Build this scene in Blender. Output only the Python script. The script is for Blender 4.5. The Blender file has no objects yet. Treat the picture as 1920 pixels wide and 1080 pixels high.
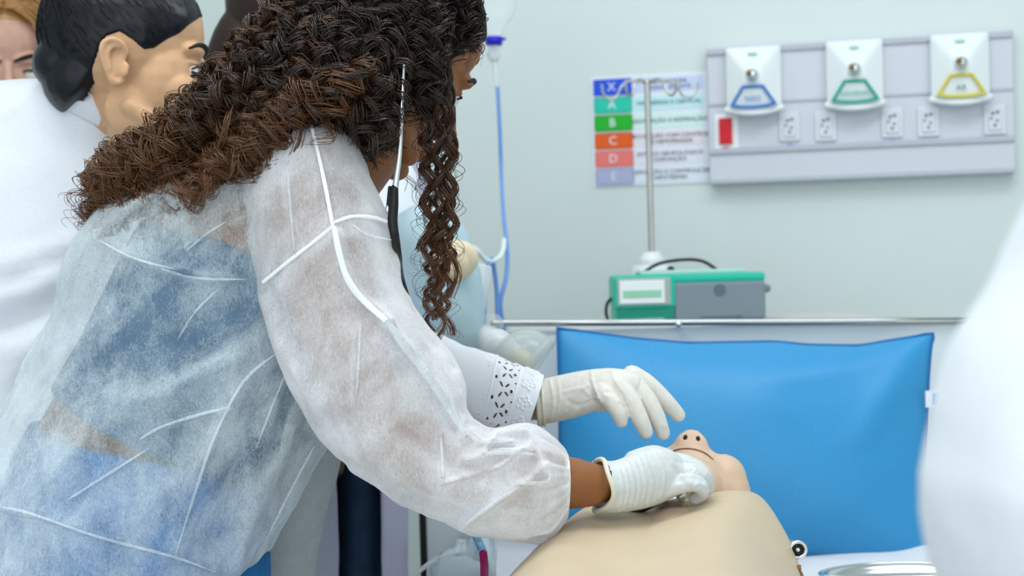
import bpy, bmesh, math, random
import numpy as np
from mathutils import Vector, Matrix, noise

# ------------------------------------------------------------------ camera, world, lamps, exposure
S = bpy.context.scene
COL = S.collection
FPX = 2667.0
PITCH, ROLL = math.radians(1.11), math.radians(-1.59)
CAM = np.array([0.0, 0.0, 1.30])
FW = np.array([0, math.cos(PITCH), -math.sin(PITCH)])
_r = np.array([1.0, 0, 0]); _u = np.cross(_r, FW)
RT = math.cos(ROLL) * _r + math.sin(ROLL) * _u
UP = math.cos(ROLL) * _u - math.sin(ROLL) * _r
cd = bpy.data.cameras.new('camera'); cam = bpy.data.objects.new('camera', cd); COL.objects.link(cam)
cd.sensor_width = 36; cd.lens = 50.0; cd.clip_start = .02
cam.matrix_world = Matrix(((RT[0], UP[0], -FW[0], CAM[0]), (RT[1], UP[1], -FW[1], CAM[1]), (RT[2], UP[2], -FW[2], CAM[2]), (0, 0, 0, 1)))
cd.dof.use_dof = True; cd.dof.focus_distance = 1.50; cd.dof.aperture_fstop = 5.6
S.camera = cam
S.view_settings.view_transform = 'Standard'; S.view_settings.look = 'None'
S.view_settings.gamma = 1; S.view_settings.use_curve_mapping = False
S.view_settings.exposure = 0.0
w = bpy.data.worlds.new('world'); S.world = w; w.use_nodes = True
w.node_tree.nodes['Background'].inputs[0].default_value = (.90, .96, 1.0, 1)
w.node_tree.nodes['Background'].inputs[1].default_value = 1.62
S.cycles.use_denoising = True
S.cycles.transparent_max_bounces = 24
S.cycles.max_bounces = 8

def lamp(name, loc, size, power, color=(.95, .98, 1.0), target=None):
    l = bpy.data.lights.new(name, 'AREA'); l.shape = 'RECTANGLE'; l.size, l.size_y = size; l.energy = power; l.color = color
    o = bpy.data.objects.new(name, l); COL.objects.link(o); o.location = loc
    if target is not None:
        o.rotation_euler = (Vector(target) - Vector(loc)).to_track_quat('-Z', 'Y').to_euler()
    return o
lamp('ceiling_lamp', (-.55, 1.15, 2.72), (1.2, .6), 14)
lamp('ceiling_lamp', (.75, 1.7, 2.72), (1.2, .6), 14)
lamp('ceiling_lamp', (-.4, 2.5, 2.72), (1.2, .5), 5)
lamp('ceiling_lamp', (.2, -.8, 2.72), (1.2, .6), 15)

# ------------------------------------------------------------------ helpers
def P(x, y, d):
    return CAM + d * (FW + (x - 960) / FPX * RT - (y - 540) / FPX * UP)
def PX(V):
    V = np.asarray(V) - CAM; d = V @ FW
    return 960 + FPX * (V @ RT) / d, 540 - FPX * (V @ UP) / d, d
def unit(v):
    v = np.asarray(v, float); return v / (np.linalg.norm(v) + 1e-12)
def cdir(a, b, c):            # right, up, away
    return unit(a * RT + b * UP + c * FW)

def mat(name, color, rough=.6, metal=0, spec=.35, noise_s=0, noise_a=.08, bump=0, bump_s=200, alpha=1, trans=0, emit=0, coat=0, sheen=0):
    m = bpy.data.materials.new(name); m.use_nodes = True
    nt = m.node_tree; b = nt.nodes['Principled BSDF']
    b.inputs['Base Color'].default_value = (*color, 1); b.inputs['Roughness'].default_value = rough
    b.inputs['Metallic'].default_value = metal; b.inputs['Specular IOR Level'].default_value = spec
    b.inputs['Alpha'].default_value = alpha; b.inputs['Transmission Weight'].default_value = trans
    b.inputs['Coat Weight'].default_value = coat; b.inputs['Sheen Weight'].default_value = sheen
    if emit:
        b.inputs['Emission Color'].default_value = (*color, 1); b.inputs['Emission Strength'].default_value = emit
    tc = nt.nodes.new('ShaderNodeTexCoord')
    if noise_s:
        n = nt.nodes.new('ShaderNodeTexNoise'); n.inputs['Scale'].default_value = noise_s; n.inputs['Detail'].default_value = 5
        nt.links.new(tc.outputs['Object'], n.inputs['Vector'])
        r = nt.nodes.new('ShaderNodeValToRGB')
        r.color_ramp.elements[0].position = .3; r.color_ramp.elements[1].position = .7
        r.color_ramp.elements[0].color = (*[c * (1 - noise_a) for c in color], 1)
        r.color_ramp.elements[1].color = (*[min(1, c * (1 + noise_a)) for c in color], 1)
        nt.links.new(n.outputs['Fac'], r.inputs['Fac']); nt.links.new(r.outputs['Color'], b.inputs['Base Color'])
    if bump:
        n2 = nt.nodes.new('ShaderNodeTexNoise'); n2.inputs['Scale'].default_value = bump_s; n2.inputs['Detail'].default_value = 6
        nt.links.new(tc.outputs['Object'], n2.inputs['Vector'])
        bp = nt.nodes.new('ShaderNodeBump'); bp.inputs['Strength'].default_value = bump; bp.inputs['Distance'].default_value = .004
        nt.links.new(n2.outputs['Fac'], bp.inputs['Height']); nt.links.new(bp.outputs['Normal'], b.inputs['Normal'])
    return m

def cloth_mat(name, color, opacity_lo, opacity_hi, rough=.8):
    """thin non-woven fabric: a web of fibres, partly see-through"""
    m = bpy.data.materials.new(name); m.use_nodes = True; nt = m.node_tree; N = nt.nodes; L = nt.links
    N.clear(); out = N.new('ShaderNodeOutputMaterial')
    tc = N.new('ShaderNodeTexCoord'); mp = N.new('ShaderNodeMapping'); mp.inputs['Rotation'].default_value = (.3, .5, .6); mp.inputs['Scale'].default_value = (1, 1, .45)
    L.new(tc.outputs['Object'], mp.inputs['Vector'])
    n1 = N.new('ShaderNodeTexNoise'); n1.inputs['Scale'].default_value = 560; n1.inputs['Detail'].default_value = 3; n1.inputs['Distortion'].default_value = 1.2
    n2 = N.new('ShaderNodeTexNoise'); n2.inputs['Scale'].default_value = 42; n2.inputs['Detail'].default_value = 5; n2.inputs['Distortion'].default_value = .6
    n3 = N.new('ShaderNodeTexNoise'); n3.inputs['Scale'].default_value = 13; n3.inputs['Detail'].default_value = 4; n3.inputs['Distortion'].default_value = .8
    for n in (n1, n2): L.new(mp.outputs['Vector'], n.inputs['Vector'])
    ra = N.new('ShaderNodeMapping'); ra.inputs['Rotation'].default_value = (0, math.radians(36), 0); L.new(tc.outputs['Object'], ra.inputs['Vector'])
    rs = N.new('ShaderNodeMapping'); rs.inputs['Scale'].default_value = (.32, 1, 1.15); L.new(ra.outputs['Vector'], rs.inputs['Vector']); L.new(rs.outputs['Vector'], n3.inputs['Vector'])
    def mth(op, a, b):
        x = N.new('ShaderNodeMath'); x.operation = op
        for i, v in enumerate((a, b)):
            if isinstance(v, (int, float)): x.inputs[i].default_value = v
            else: L.new(v, x.inputs[i])
        return x.outputs[0]
    s = mth('ADD', mth('MULTIPLY', n1.outputs['Fac'], .30), mth('ADD', mth('MULTIPLY', n2.outputs['Fac'], .26), mth('MULTIPLY', n3.outputs['Fac'], .44)))
    mr = N.new('ShaderNodeMapRange'); mr.inputs['From Min'].default_value = .38; mr.inputs['From Max'].default_value = .61
    mr.inputs['To Min'].default_value = opacity_lo; mr.inputs['To Max'].default_value = opacity_hi; L.new(s, mr.inputs['Value'])
    lw = N.new('ShaderNodeLayerWeight'); lw.inputs['Blend'].default_value = .35
    op = mth('MINIMUM', mth('ADD', mr.outputs[0], mth('MULTIPLY', lw.outputs['Facing'], .30)), .97)
    df = N.new('ShaderNodeBsdfDiffuse'); df.inputs['Color'].default_value = (*color, 1); df.inputs['Roughness'].default_value = .5
    tl = N.new('ShaderNodeBsdfTranslucent'); tl.inputs['Color'].default_value = (*color, 1)
    mx = N.new('ShaderNodeMixShader'); mx.inputs[0].default_value = .32; L.new(df.outputs[0], mx.inputs[1]); L.new(tl.outputs[0], mx.inputs[2])
    tr = N.new('ShaderNodeBsdfTransparent'); m2 = N.new('ShaderNodeMixShader')
    L.new(op, m2.inputs[0]); L.new(tr.outputs[0], m2.inputs[1]); L.new(mx.outputs[0], m2.inputs[2]); L.new(m2.outputs[0], out.inputs[0])
    bp = N.new('ShaderNodeBump'); bp.inputs['Strength'].default_value = .35; bp.inputs['Distance'].default_value = .003; L.new(n2.outputs['Fac'], bp.inputs['Height'])
    L.new(bp.outputs[0], df.inputs['Normal'])
    return m

def clear_mat(name, color, alpha, rough=.15):
    m = bpy.data.materials.new(name); m.use_nodes = True; nt = m.node_tree; N = nt.nodes; L = nt.links; b = N['Principled BSDF']
    b.inputs['Base Color'].default_value = (*color, 1); b.inputs['Roughness'].default_value = rough; b.inputs['Specular IOR Level'].default_value = .6
    lw = N.new('ShaderNodeLayerWeight'); lw.inputs['Blend'].default_value = .3
    mr = N.new('ShaderNodeMapRange'); mr.inputs['To Min'].default_value = alpha; mr.inputs['To Max'].default_value = min(1, alpha + .45)
    L.new(lw.outputs['Facing'], mr.inputs['Value']); L.new(mr.outputs[0], b.inputs['Alpha'])
    return m

def wloc(o):
    while o.parent: o = o.parent
    return np.array(o.location)

def tag(o, label=None, cat=None, group=None, kind=None):
    if label: o['label'] = label
    if cat: o['category'] = cat
    if group: o['group'] = group
    if kind: o['kind'] = kind
    return o
def thing(name, label, cat, loc, group=None):
    o = bpy.data.objects.new(name, None); COL.objects.link(o); o.location = [float(v) for v in loc]; o.empty_display_size = .05
    return tag(o, label, cat, group)

def mk(name, VF, m, parent=None, smooth=True, idx=None, label=None, attr=None):
    V, F = VF; V = np.asarray(V, float)
    me = bpy.data.meshes.new(name)
    if parent is not None: loc = wloc(parent)
    else: loc = np.array([*(V.min(0) + V.max(0))[:2] / 2, V[:, 2].min()])
    V = V - loc
    if isinstance(F, np.ndarray):
        k = F.shape[1]; me.vertices.add(len(V)); me.vertices.foreach_set('co', V.astype(np.float32).ravel())
        me.loops.add(F.size); me.loops.foreach_set('vertex_index', F.astype(np.int32).ravel())
        me.polygons.add(len(F)); me.polygons.foreach_set('loop_start', np.arange(0, F.size, k, dtype=np.int32))
        me.update(calc_edges=True); me.validate()
    else:
        me.from_pydata(V.tolist(), [], F); me.update()
    for x in (m if isinstance(m, (list, tuple)) else [m]): me.materials.append(x)
    if smooth: me.polygons.foreach_set('use_smooth', [True] * len(me.polygons))
    if idx is not None: me.polygons.foreach_set('material_index', np.asarray(idx, np.int32))
    if attr is not None:
        a = me.attributes.new('tip', 'FLOAT', 'POINT'); a.data.foreach_set('value', np.asarray(attr, np.float32))
    o = bpy.data.objects.new(name, me); COL.objects.link(o)
    if parent is not None: o.parent = parent
    else: o.location = loc
    if label: o['label'] = label
    return o

def join(*parts):
    V = []; F = []; n = 0
    for v, f in parts:
        v = np.asarray(v); V.append(v)
        F += [tuple(int(i) + n for i in q) for q in f]; n += len(v)
    return np.concatenate(V), F

def catmull(A, sub):
    A = np.asarray(A, float); n = len(A); out = []
    for i in range(n - 1):
        p0, p1, p2, p3 = A[max(i - 1, 0)], A[i], A[i + 1], A[min(i + 2, n - 1)]
        for k in range(sub):
            t = k / sub
            out.append(.5 * (2 * p1 + (p2 - p0) * t + (2 * p0 - 5 * p1 + 4 * p2 - p3) * t * t + (3 * p1 - p0 - 3 * p2 + p3) * t ** 3))
    out.append(A[-1]); return np.array(out)

def grid_faces(nu, nv, closed=True):
    F = []
    for i in range(nu - 1):
        for j in range(nv if closed else nv - 1):
            F.append((i * nv + j, i * nv + (j + 1) % nv, (i + 1) * nv + (j + 1) % nv, (i + 1) * nv + j))
    return F

def loft(st, nseg=48, sub=6, cap=True, inflate=0, expo=2.0, disp=None):
    """rings between a left and a right outline point at depth d, with a true thickness rd"""
    A = catmull([list(s) for s in st], sub); V = []
    th = np.linspace(0, 2 * math.pi, nseg, endpoint=False)
    c_, s_ = np.cos(th), np.sin(th)
    c_ = np.sign(c_) * np.abs(c_) ** (2 / expo); s_ = np.sign(s_) * np.abs(s_) ** (2 / expo)
    for xl, yl, xr, yr, d, rd in A:
        l, r = P(xl, yl, d), P(xr, yr, d); c = (l + r) / 2; a = (r - l) / 2
        la = np.linalg.norm(a); a = a * (la + inflate) / la
        V.append(c + np.outer(c_, a) - np.outer(s_, FW * (rd + inflate)))
    V = np.array(V); nu = len(V)
    if disp is not None: V = disp(V)
    F = grid_faces(nu, nseg)
    V = V.reshape(-1, 3)
    if cap:
        V = np.concatenate([V, [V[:nseg].mean(0)], [V[-nseg:].mean(0)]])
        a, b = nu * nseg, nu * nseg + 1
        for j in range(nseg):
            F.append((a, (j + 1) % nseg, j)); F.append((b, (nu - 1) * nseg + j, (nu - 1) * nseg + (j + 1) % nseg))
    return V, F

def tube(pts, rad, nseg=10, sub=4, cap=True, smooth=True, flat=None, dome=True):
    pts = np.asarray(pts, float); rad = np.ones(len(pts)) * rad if np.isscalar(rad) else np.asarray(rad, float)
    if smooth and len(pts) > 2:
        A = catmull(np.c_[pts, rad], sub); pts, rad = A[:, :3], A[:, 3]
    T = np.gradient(pts, axis=0); T /= np.linalg.norm(T, axis=1)[:, None] + 1e-12
    ref = np.array([0, 0, 1.0]) if abs(T[0][2]) < .9 else np.array([1.0, 0, 0])
    a = unit(np.cross(T[0], ref)); V = []
    th = np.linspace(0, 2 * math.pi, nseg, endpoint=False)
    rings = []
    for i in range(len(pts)):
        a = unit(a - T[i] * (a @ T[i])); b = np.cross(T[i], a); rings.append((pts[i], a, b, rad[i]))
    seq = []
    dome = dome and cap
    if dome:
        p, a, b, r = rings[0]
        for f in (1.0, .7, .35): seq.append((p - T[0] * r * math.sin(f * 1.45), a, b, r * math.cos(f * 1.45)))
    seq += rings
    if dome:
        p, a, b, r = rings[-1]
        for f in (.35, .7, 1.0): seq.append((p + T[-1] * r * math.sin(f * 1.45), a, b, r * math.cos(f * 1.45)))
    k1 = 1 if flat is None else flat
    V = np.array([p + np.outer(np.cos(th) * r, a) + np.outer(np.sin(th) * r * k1, b) for p, a, b, r in seq]).reshape(-1, 3)
    F = grid_faces(len(seq), nseg)
    F.append(tuple(range(nseg))[::-1]); F.append(tuple((len(seq) - 1) * nseg + j for j in range(nseg)))
    return V, F

def ribbon(pts, wid, thick=.3, nseg=8):
    pts = np.asarray(pts, float); T = np.gradient(pts, axis=0); T /= np.linalg.norm(T, axis=1)[:, None] + 1e-12
    a = np.cross(T, FW); a /= np.linalg.norm(a, axis=1)[:, None]; b = np.cross(T, a); th = np.linspace(0, math.tau, nseg, endpoint=False)
    w_ = np.interp(np.linspace(0, 1, len(pts)), np.linspace(0, 1, len(np.atleast_1d(wid))), np.atleast_1d(wid))
    V = np.concatenate([p + np.outer(np.cos(th) * r, x) + np.outer(np.sin(th) * r * thick, y) for p, x, y, r in zip(pts, a, b, w_)])
    return V, grid_faces(len(pts), nseg)

def ell(c, r, R=None, nu=14, nv=20):
    V = []
    for i in range(nu + 1):
        p = math.pi * (i / nu)
        p = min(max(p, .02), math.pi - .02)
        for j in range(nv):
            t = 2 * math.pi * j / nv
            V.append((r[0] * math.sin(p) * math.cos(t), r[1] * math.sin(p) * math.sin(t), r[2] * math.cos(p)))
    V = np.array(V)
    if R is not None: V = V @ np.asarray(R).T
    F = [f[::-1] for f in grid_faces(nu + 1, nv)]
    F.append(tuple(range(nv))); F.append(tuple(nu * nv + j for j in range(nv))[::-1])
    return V + np.asarray(c, float), F

def box(lo, hi, bev=.0, segs=2):
    bm = bmesh.new(); bmesh.ops.create_cube(bm, size=1)
    lo, hi = np.asarray(lo, float), np.asarray(hi, float)
    for v in bm.verts: v.co = Vector((lo + hi) / 2 + np.array(v.co) * (hi - lo))
    if bev: bmesh.ops.bevel(bm, geom=bm.edges[:], offset=bev, segments=segs, profile=.6, affect='EDGES')
    V = np.array([v.co[:] for v in bm.verts]); bm.verts.index_update(); F = [tuple(v.index for v in f.verts) for f in bm.faces]
    bm.free(); return V, F

def remesh(VF, voxel, smooth=3, fac=.5):
    me = bpy.data.meshes.new('tmp'); me.from_pydata(np.asarray(VF[0]).tolist(), [], VF[1]); me.update()
    o = bpy.data.objects.new('tmp', me); COL.objects.link(o)
    md = o.modifiers.new('r', 'REMESH'); md.mode = 'VOXEL'; md.voxel_size = voxel
    if smooth:
        s = o.modifiers.new('s', 'SMOOTH'); s.iterations = smooth; s.factor = fac
    dg = bpy.context.evaluated_depsgraph_get(); dg.update(); ev = o.evaluated_get(dg); em = ev.to_mesh()
    V = np.empty(len(em.vertices) * 3); em.vertices.foreach_get('co', V)
    n = len(em.polygons); ls = np.empty(len(em.loops), np.int32); em.loops.foreach_get('vertex_index', ls)
    F = [tuple(int(v) for v in ls[p.loop_start:p.loop_start + p.loop_total]) for p in em.polygons]
    ev.to_mesh_clear(); bpy.data.objects.remove(o); bpy.data.meshes.remove(me)
    return V.reshape(-1, 3), F

def xf(VF, M, t=(0, 0, 0)):
    return np.asarray(VF[0]) @ np.asarray(M).T + np.asarray(t), VF[1]

def sel(VF, keepv):
    """keep only the faces whose vertices all pass"""
    V, F = VF; F = [f for f in F if all(keepv[i] for i in f)]
    used = sorted({i for f in F for i in f}); mp = {o: n for n, o in enumerate(used)}
    return V[used], [tuple(mp[i] for i in f) for f in F]

def shell(VF, t):
    """give an open surface a thickness"""
    V, F = VF; me = bpy.data.meshes.new('t'); me.from_pydata(np.asarray(V).tolist(), [], F); me.update()
    o = bpy.data.objects.new('t', me); COL.objects.link(o); md = o.modifiers.new('s', 'SOLIDIFY'); md.thickness = t; md.offset = 0
    dg = bpy.context.evaluated_depsgraph_get(); dg.update(); em = o.evaluated_get(dg).to_mesh()
    V2 = np.array([v.co[:] for v in em.vertices]); F2 = [tuple(p.vertices) for p in em.polygons]
    bpy.data.objects.remove(o); return V2, F2

def segdist(px, py, pts):
    best = np.full(px.shape, 1e9)
    for (x0, y0), (x1, y1) in zip(pts[:-1], pts[1:]):
        dx, dy = x1 - x0, y1 - y0; t = np.clip(((px - x0) * dx + (py - y0) * dy) / (dx * dx + dy * dy), 0, 1)
        best = np.minimum(best, np.hypot(px - x0 - t * dx, py - y0 - t * dy))
    return best

def creases(V, lines, nrm_sign=None):
    """raise or sink folds along lines of the cloth on the side that carries them (V: grid nu,nv,3)"""
    sh = V.shape; W = V.reshape(-1, 3)
    x, y, d = PX(W)
    c = V.mean(1, keepdims=True); near = ((V - c) @ FW).reshape(-1) < 0.02
    off = np.zeros(len(W))
    for pts, wd, h in lines:
        q = segdist(x, y, pts); off += h * np.exp(-(q / wd) ** 2)
    out = (V - c).reshape(-1, 3); out /= np.linalg.norm(out, axis=1)[:, None] + 1e-9
    W = W + (out * .5 - FW * .5) * (off * near)[:, None]
    return W.reshape(sh)

def wrinkle(V, amp, scale, seed=0, stretch=(1, 1, 1)):
    c = V.mean(1, keepdims=True); out = (V - c); out /= np.linalg.norm(out, axis=2, keepdims=True) + 1e-9
    sh = V.shape; W = V.reshape(-1, 3); o = np.empty(len(W))
    for i, p in enumerate(W):
        q = Vector((p[0] * scale * stretch[0] + seed, p[1] * scale * stretch[1], p[2] * scale * stretch[2]))
        o[i] = noise.noise(q) + .5 * (1 - 2 * abs(noise.noise(q * 2.1)))
    return V + out * (amp * o.reshape(sh[0], sh[1], 1))

# ------------------------------------------------------------------ materials
M = {}
M['wall'] = mat('wall_paint', (.66, .74, .73), .75, noise_s=3, noise_a=.015, bump=.03, bump_s=300)
M['floor'] = mat('floor_vinyl', (.55, .57, .55), .35, noise_s=8, noise_a=.06)
M['ceiling'] = mat('ceiling_paint', (.82, .84, .84), .8, noise_s=4, noise_a=.01)
M['chrome'] = mat('chrome', (.72, .74, .75), .16, 1)
M['rail'] = mat('rail_metal', (.42, .44, .44), .12, 1)
M['steel'] = mat('brushed_steel', (.50, .50, .47), .28, 1, noise_s=40, noise_a=.08)
M['white_plastic'] = mat('white_plastic', (.80, .86, .88), .3, spec=.5)
M['panel'] = mat('panel_grey', (.60, .63, .70), .4, noise_s=2, noise_a=.01)
M['socket'] = mat('socket_plastic', (.68, .71, .77), .4)
M['panel_trim'] = mat('panel_trim', (.46, .49, .56), .45)
M['paper'] = mat('laminated_paper', (.76, .82, .90), .4)
M['black'] = mat('black_rubber_and_reflection', (.006, .006, .007), .4)
M['dark'] = mat('dark_print', (.05, .07, .12), .6)
M['coat'] = mat('white_cotton', (.80, .84, .90), .85, noise_s=300, noise_a=.03, bump=.1, bump_s=700)
M['coat_l'] = mat('lilac_coat', (.50, .50, .62), .85, noise_s=200, noise_a=.04)
M['gown'] = cloth_mat('nonwoven_gown', (.88, .97, 1.0), .15, .80)
M['sleeve'] = cloth_mat('nonwoven_sleeve', (.93, .95, .98), .40, .94)
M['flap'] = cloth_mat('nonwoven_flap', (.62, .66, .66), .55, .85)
M['fold'] = cloth_mat('nonwoven_fold', (.90, .95, .98), .15, .62)
M['seam'] = mat('gown_seam', (.88, .92, .95), .8, noise_s=400, noise_a=.05)
M['navy'] = mat('navy_jersey', (.010, .100, .215), .85, noise_s=30, noise_a=.2)
M['jeans'] = mat('blue_denim', (.014, .16, .43), .85, noise_s=25, noise_a=.3, bump=.1)
M['jeans_d'] = mat('dark_denim', (.012, .035, .075), .85, noise_s=25, noise_a=.3)
M['skin_b'] = mat('brown_skin', (.27, .105, .036), .5, noise_s=60, noise_a=.10, bump=.06, bump_s=500)
M['skin_l'] = mat('light_skin', (.65, .395, .225), .5, noise_s=45, noise_a=.07, bump=.05, bump_s=500)
M['skin_p'] = mat('pale_skin', (.62, .37, .28), .5, noise_s=45, noise_a=.07)
M['lip'] = mat('lips', (.40, .10, .09), .4)
M['lip_b'] = mat('brown_lips', (.16, .045, .03), .4)
M['eye'] = mat('eye_white', (.75, .73, .70), .15)
M['iris'] = mat('iris_brown', (.03, .015, .008), .15)
M['brow'] = mat('eyebrow_hair', (.010, .007, .006), .7)
M['latex'] = mat('white_latex', (.74, .72, .66), .55, noise_s=120, noise_a=.05, bump=.25, bump_s=130)
M['latex_c'] = mat('cool_latex', (.66, .70, .70), .5, noise_s=120, noise_a=.05, bump=.25, bump_s=120)
M['latex_y'] = mat('cream_latex', (.72, .62, .44), .55, noise_s=60, noise_a=.05)
M['latex_rim'] = mat('latex_rim', (.74, .73, .60), .55)
M['hair_dark'] = mat('hair_undercoat', (.008, .005, .004), .9)
M['hair_black'] = mat('black_hair', (.0045, .006, .010), .36, spec=.3, bump=.25, bump_s=45)
M['hair_brown'] = mat('dark_brown_hair', (.022, .010, .006), .5, bump=.3)
M['manikin'] = mat('manikin_vinyl', (.62, .50, .345), .45, noise_s=12, noise_a=.03)
M['manikin_f'] = mat('manikin_face', (.67, .48, .345), .42, noise_s=20, noise_a=.03)
M['cap'] = mat('yellow_foam', (.66, .56, .28), .8, noise_s=80, noise_a=.1, bump=.2)
M['nostril'] = mat('nostril', (.035, .012, .006), .6)
M['lip_line'] = mat('lip_line', (.20, .085, .05), .6)
M['vinyl'] = mat('blue_vinyl', (.030, .275, .57), .45, spec=.4, noise_s=250, noise_a=.05, bump=.08, bump_s=500)
M['vinyl_d'] = mat('blue_piping', (.006, .12, .36), .5)
M['sheet'] = mat('white_sheet', (.72, .76, .80), .85, bump=.08, bump_s=60)
M['board'] = mat('headboard_laminate', (.70, .78, .81), .4, noise_s=3, noise_a=.02)
M['green'] = mat('green_plastic', (.012, .50, .36), .4)
M['green_d'] = mat('dark_green_plastic', (.008, .26, .18), .5)
M['green_l'] = mat('pale_green_plastic', (.40, .66, .60), .4)
M['grey'] = mat('grey_plastic', (.20, .26, .30), .55, noise_s=200, noise_a=.05)
M['grey_d'] = mat('dark_grey_plastic', (.11, .15, .18), .55)
M['taupe'] = mat('taupe_bezel', (.38, .44, .40), .5)
M['lcd'] = mat('lcd_green', (.30, .62, .42), .3)
M['bag'] = clear_mat('blue_silicone', (.46, .64, .72), .72, .35)
M['clear'] = clear_mat('clear_plastic', (.66, .74, .72), .16, .12)
M['clearw'] = clear_mat('milky_plastic', (.80, .86, .87), .50, .25)
M['ivbag'] = clear_mat('iv_bag_film', (.80, .88, .92), .16, .2)
M['blue_cap'] = mat('blue_port', (.010, .012, .52), .4)
M['tube_blue'] = mat('blue_tubing', (.16, .33, .72), .35)
M['tube_white'] = mat('white_tubing', (.68, .80, .80), .35)
M['magenta'] = mat('magenta_edge', (.42, .003, .13), .45)
M['blue_strip'] = mat('blue_print_strip', (.16, .36, .58), .5, noise_s=90, noise_a=.5)
M['wrap'] = clear_mat('package_film', (.66, .78, .84), .68, .25)
M['copper'] = mat('brown_cord', (.30, .12, .05), .5, noise_s=90, noise_a=.3)
M['red'] = mat('red_switch', (.62, .004, .02), .4)
M['brass'] = mat('brass', (.30, .20, .08), .3, 1)
M['shoe'] = mat('white_shoe', (.6, .6, .6), .6)
M['wood'] = mat('shelf_laminate', (.6, .6, .58), .5, noise_s=12, noise_a=.04)
def hair_mat(name, root, tip):
    m = bpy.data.materials.new(name); m.use_nodes = True; nt = m.node_tree; b = nt.nodes['Principled BSDF']
    a = nt.nodes.new('ShaderNodeAttribute'); a.attribute_name = 'tip'
    r = nt.nodes.new('ShaderNodeValToRGB'); r.color_ramp.elements[0].color = (*root, 1); r.color_ramp.elements[1].color = (*tip, 1)
    nt.links.new(a.outputs['Fac'], r.inputs['Fac']); nt.links.new(r.outputs['Color'], b.inputs['Base Color'])
    b.inputs['Roughness'].default_value = .34; b.inputs['Specular IOR Level'].default_value = .5
    return m
M['curl'] = hair_mat('curly_hair', (.012, .007, .005), (.15, .062, .022))
M['blond'] = hair_mat('blond_hair', (.34, .15, .035), (.75, .47, .16))

# ------------------------------------------------------------------ room
YAW = math.radians(13.7); WD = 3.05
WN = np.array([math.sin(YAW), math.cos(YAW), 0]); WU = np.array([math.cos(YAW), -math.sin(YAW), 0]); WO = WN * WD
def wall_uv(x, y):
    r = FW + (x - 960) / FPX * RT - (y - 540) / FPX * UP
    t = (WD - CAM @ WN) / (r @ WN); p = CAM + t * r
    return float((p - WO) @ WU), float(p[2])
def Wp(u, v, h=0):              # h: out of the wall, towards the room
    return WO + WU * u + np.array([0, 0, v]) - WN * h
def wxf(VF):                    # local (u, v, h) -> world
    V = np.asarray(VF[0]); return WO + np.outer(V[:, 0], WU) + np.outer(V[:, 1], [0, 0, 1]) - np.outer(V[:, 2], WN), VF[1]
def wbox(u0, u1, v0, v1, h0, h1, bev=0):
    return wxf(box((u0, v0, h0), (u1, v1, h1), bev))
tag(mk('wall_back', wbox(-3.2, 3.4, 0, 2.8, -.12, 0), M['wall'], smooth=False), kind='structure')
tag(mk('floor', box((-3.6, -1.6, -.1), (3.6, 4.2, 0)), M['floor'], smooth=False), kind='structure')
tag(mk('ceiling', box((-3.6, -1.6, 2.8), (3.6, 4.2, 2.9)), M['ceiling'], smooth=False), kind='structure')
tag(mk('wall_left', box((-3.1, -1.6, 0), (-3.0, 3.85, 2.8)), M['wall'], smooth=False), kind='structure')
tag(mk('wall_right', box((3.0, -1.6, 0), (3.1, 2.45, 2.8)), M['wall'], smooth=False), kind='structure')
tag(mk('baseboard_back', wbox(-3.1, 3.2, 0, .08, 0, .012, .003), M['board'], smooth=False), kind='structure')

def textmesh(s, size, centre=True):
    c = bpy.data.curves.new('t', 'FONT'); c.body = s; c.size = size; c.extrude = .0004; c.resolution_u = 2
    c.align_x = 'CENTER' if centre else 'LEFT'; c.align_y = 'CENTER'
    o = bpy.data.objects.new('t', c); COL.objects.link(o)
    dg = bpy.context.evaluated_depsgraph_get(); dg.update(); em = o.evaluated_get(dg).to_mesh()
    V = np.array([v.co[:] for v in em.vertices]); F = [tuple(p.vertices) for p in em.polygons]
    bpy.data.objects.remove(o); bpy.data.curves.remove(c); return V, F

# ------------------------------------------------------------------ wall unit with gas outlets
u0, _ = wall_uv(1331, 220); u1, _ = wall_uv(1898, 190)
v1 = wall_uv(1610, 75)[1]; v0 = wall_uv(1610, 331)[1]
pu = thing('medical_wall_unit', 'pale grey medical supply panel on the back wall with gas outlets and sockets', 'wall panel', Wp((u0 + u1) / 2, v0, 0))
mk('back_panel', wbox(u0, u1, v0, v1, .0, .035, .004), M['panel'], pu, False)
def uvx(x, y): return wall_uv(x, y)
for ya in (103, 287):
    v = uvx(1331, ya)[1]; mk('rail', wbox(u0, u1, v - .006, v + .006, .034, .041, .002), M['panel_trim'], pu, False)
v = uvx(1331, 200)[1]; mk('rail', wbox(u0, u1, v - .003, v + .003, .034, .038, .001), M['panel_trim'], pu, False)
mk('bottom_lip', wbox(u0, u1, v0 - .006, v0 + .004, .0, .038, .002), M['panel_trim'], pu, False)
gas = [(1415, 92, 215, (.05, .22, .60), 'N2O'), (1601, 80, 206, (.015, .42, .30), 'OXIGÊNIO'), (1795, 68, 196, (.70, .62, .05), 'AR')]
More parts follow.
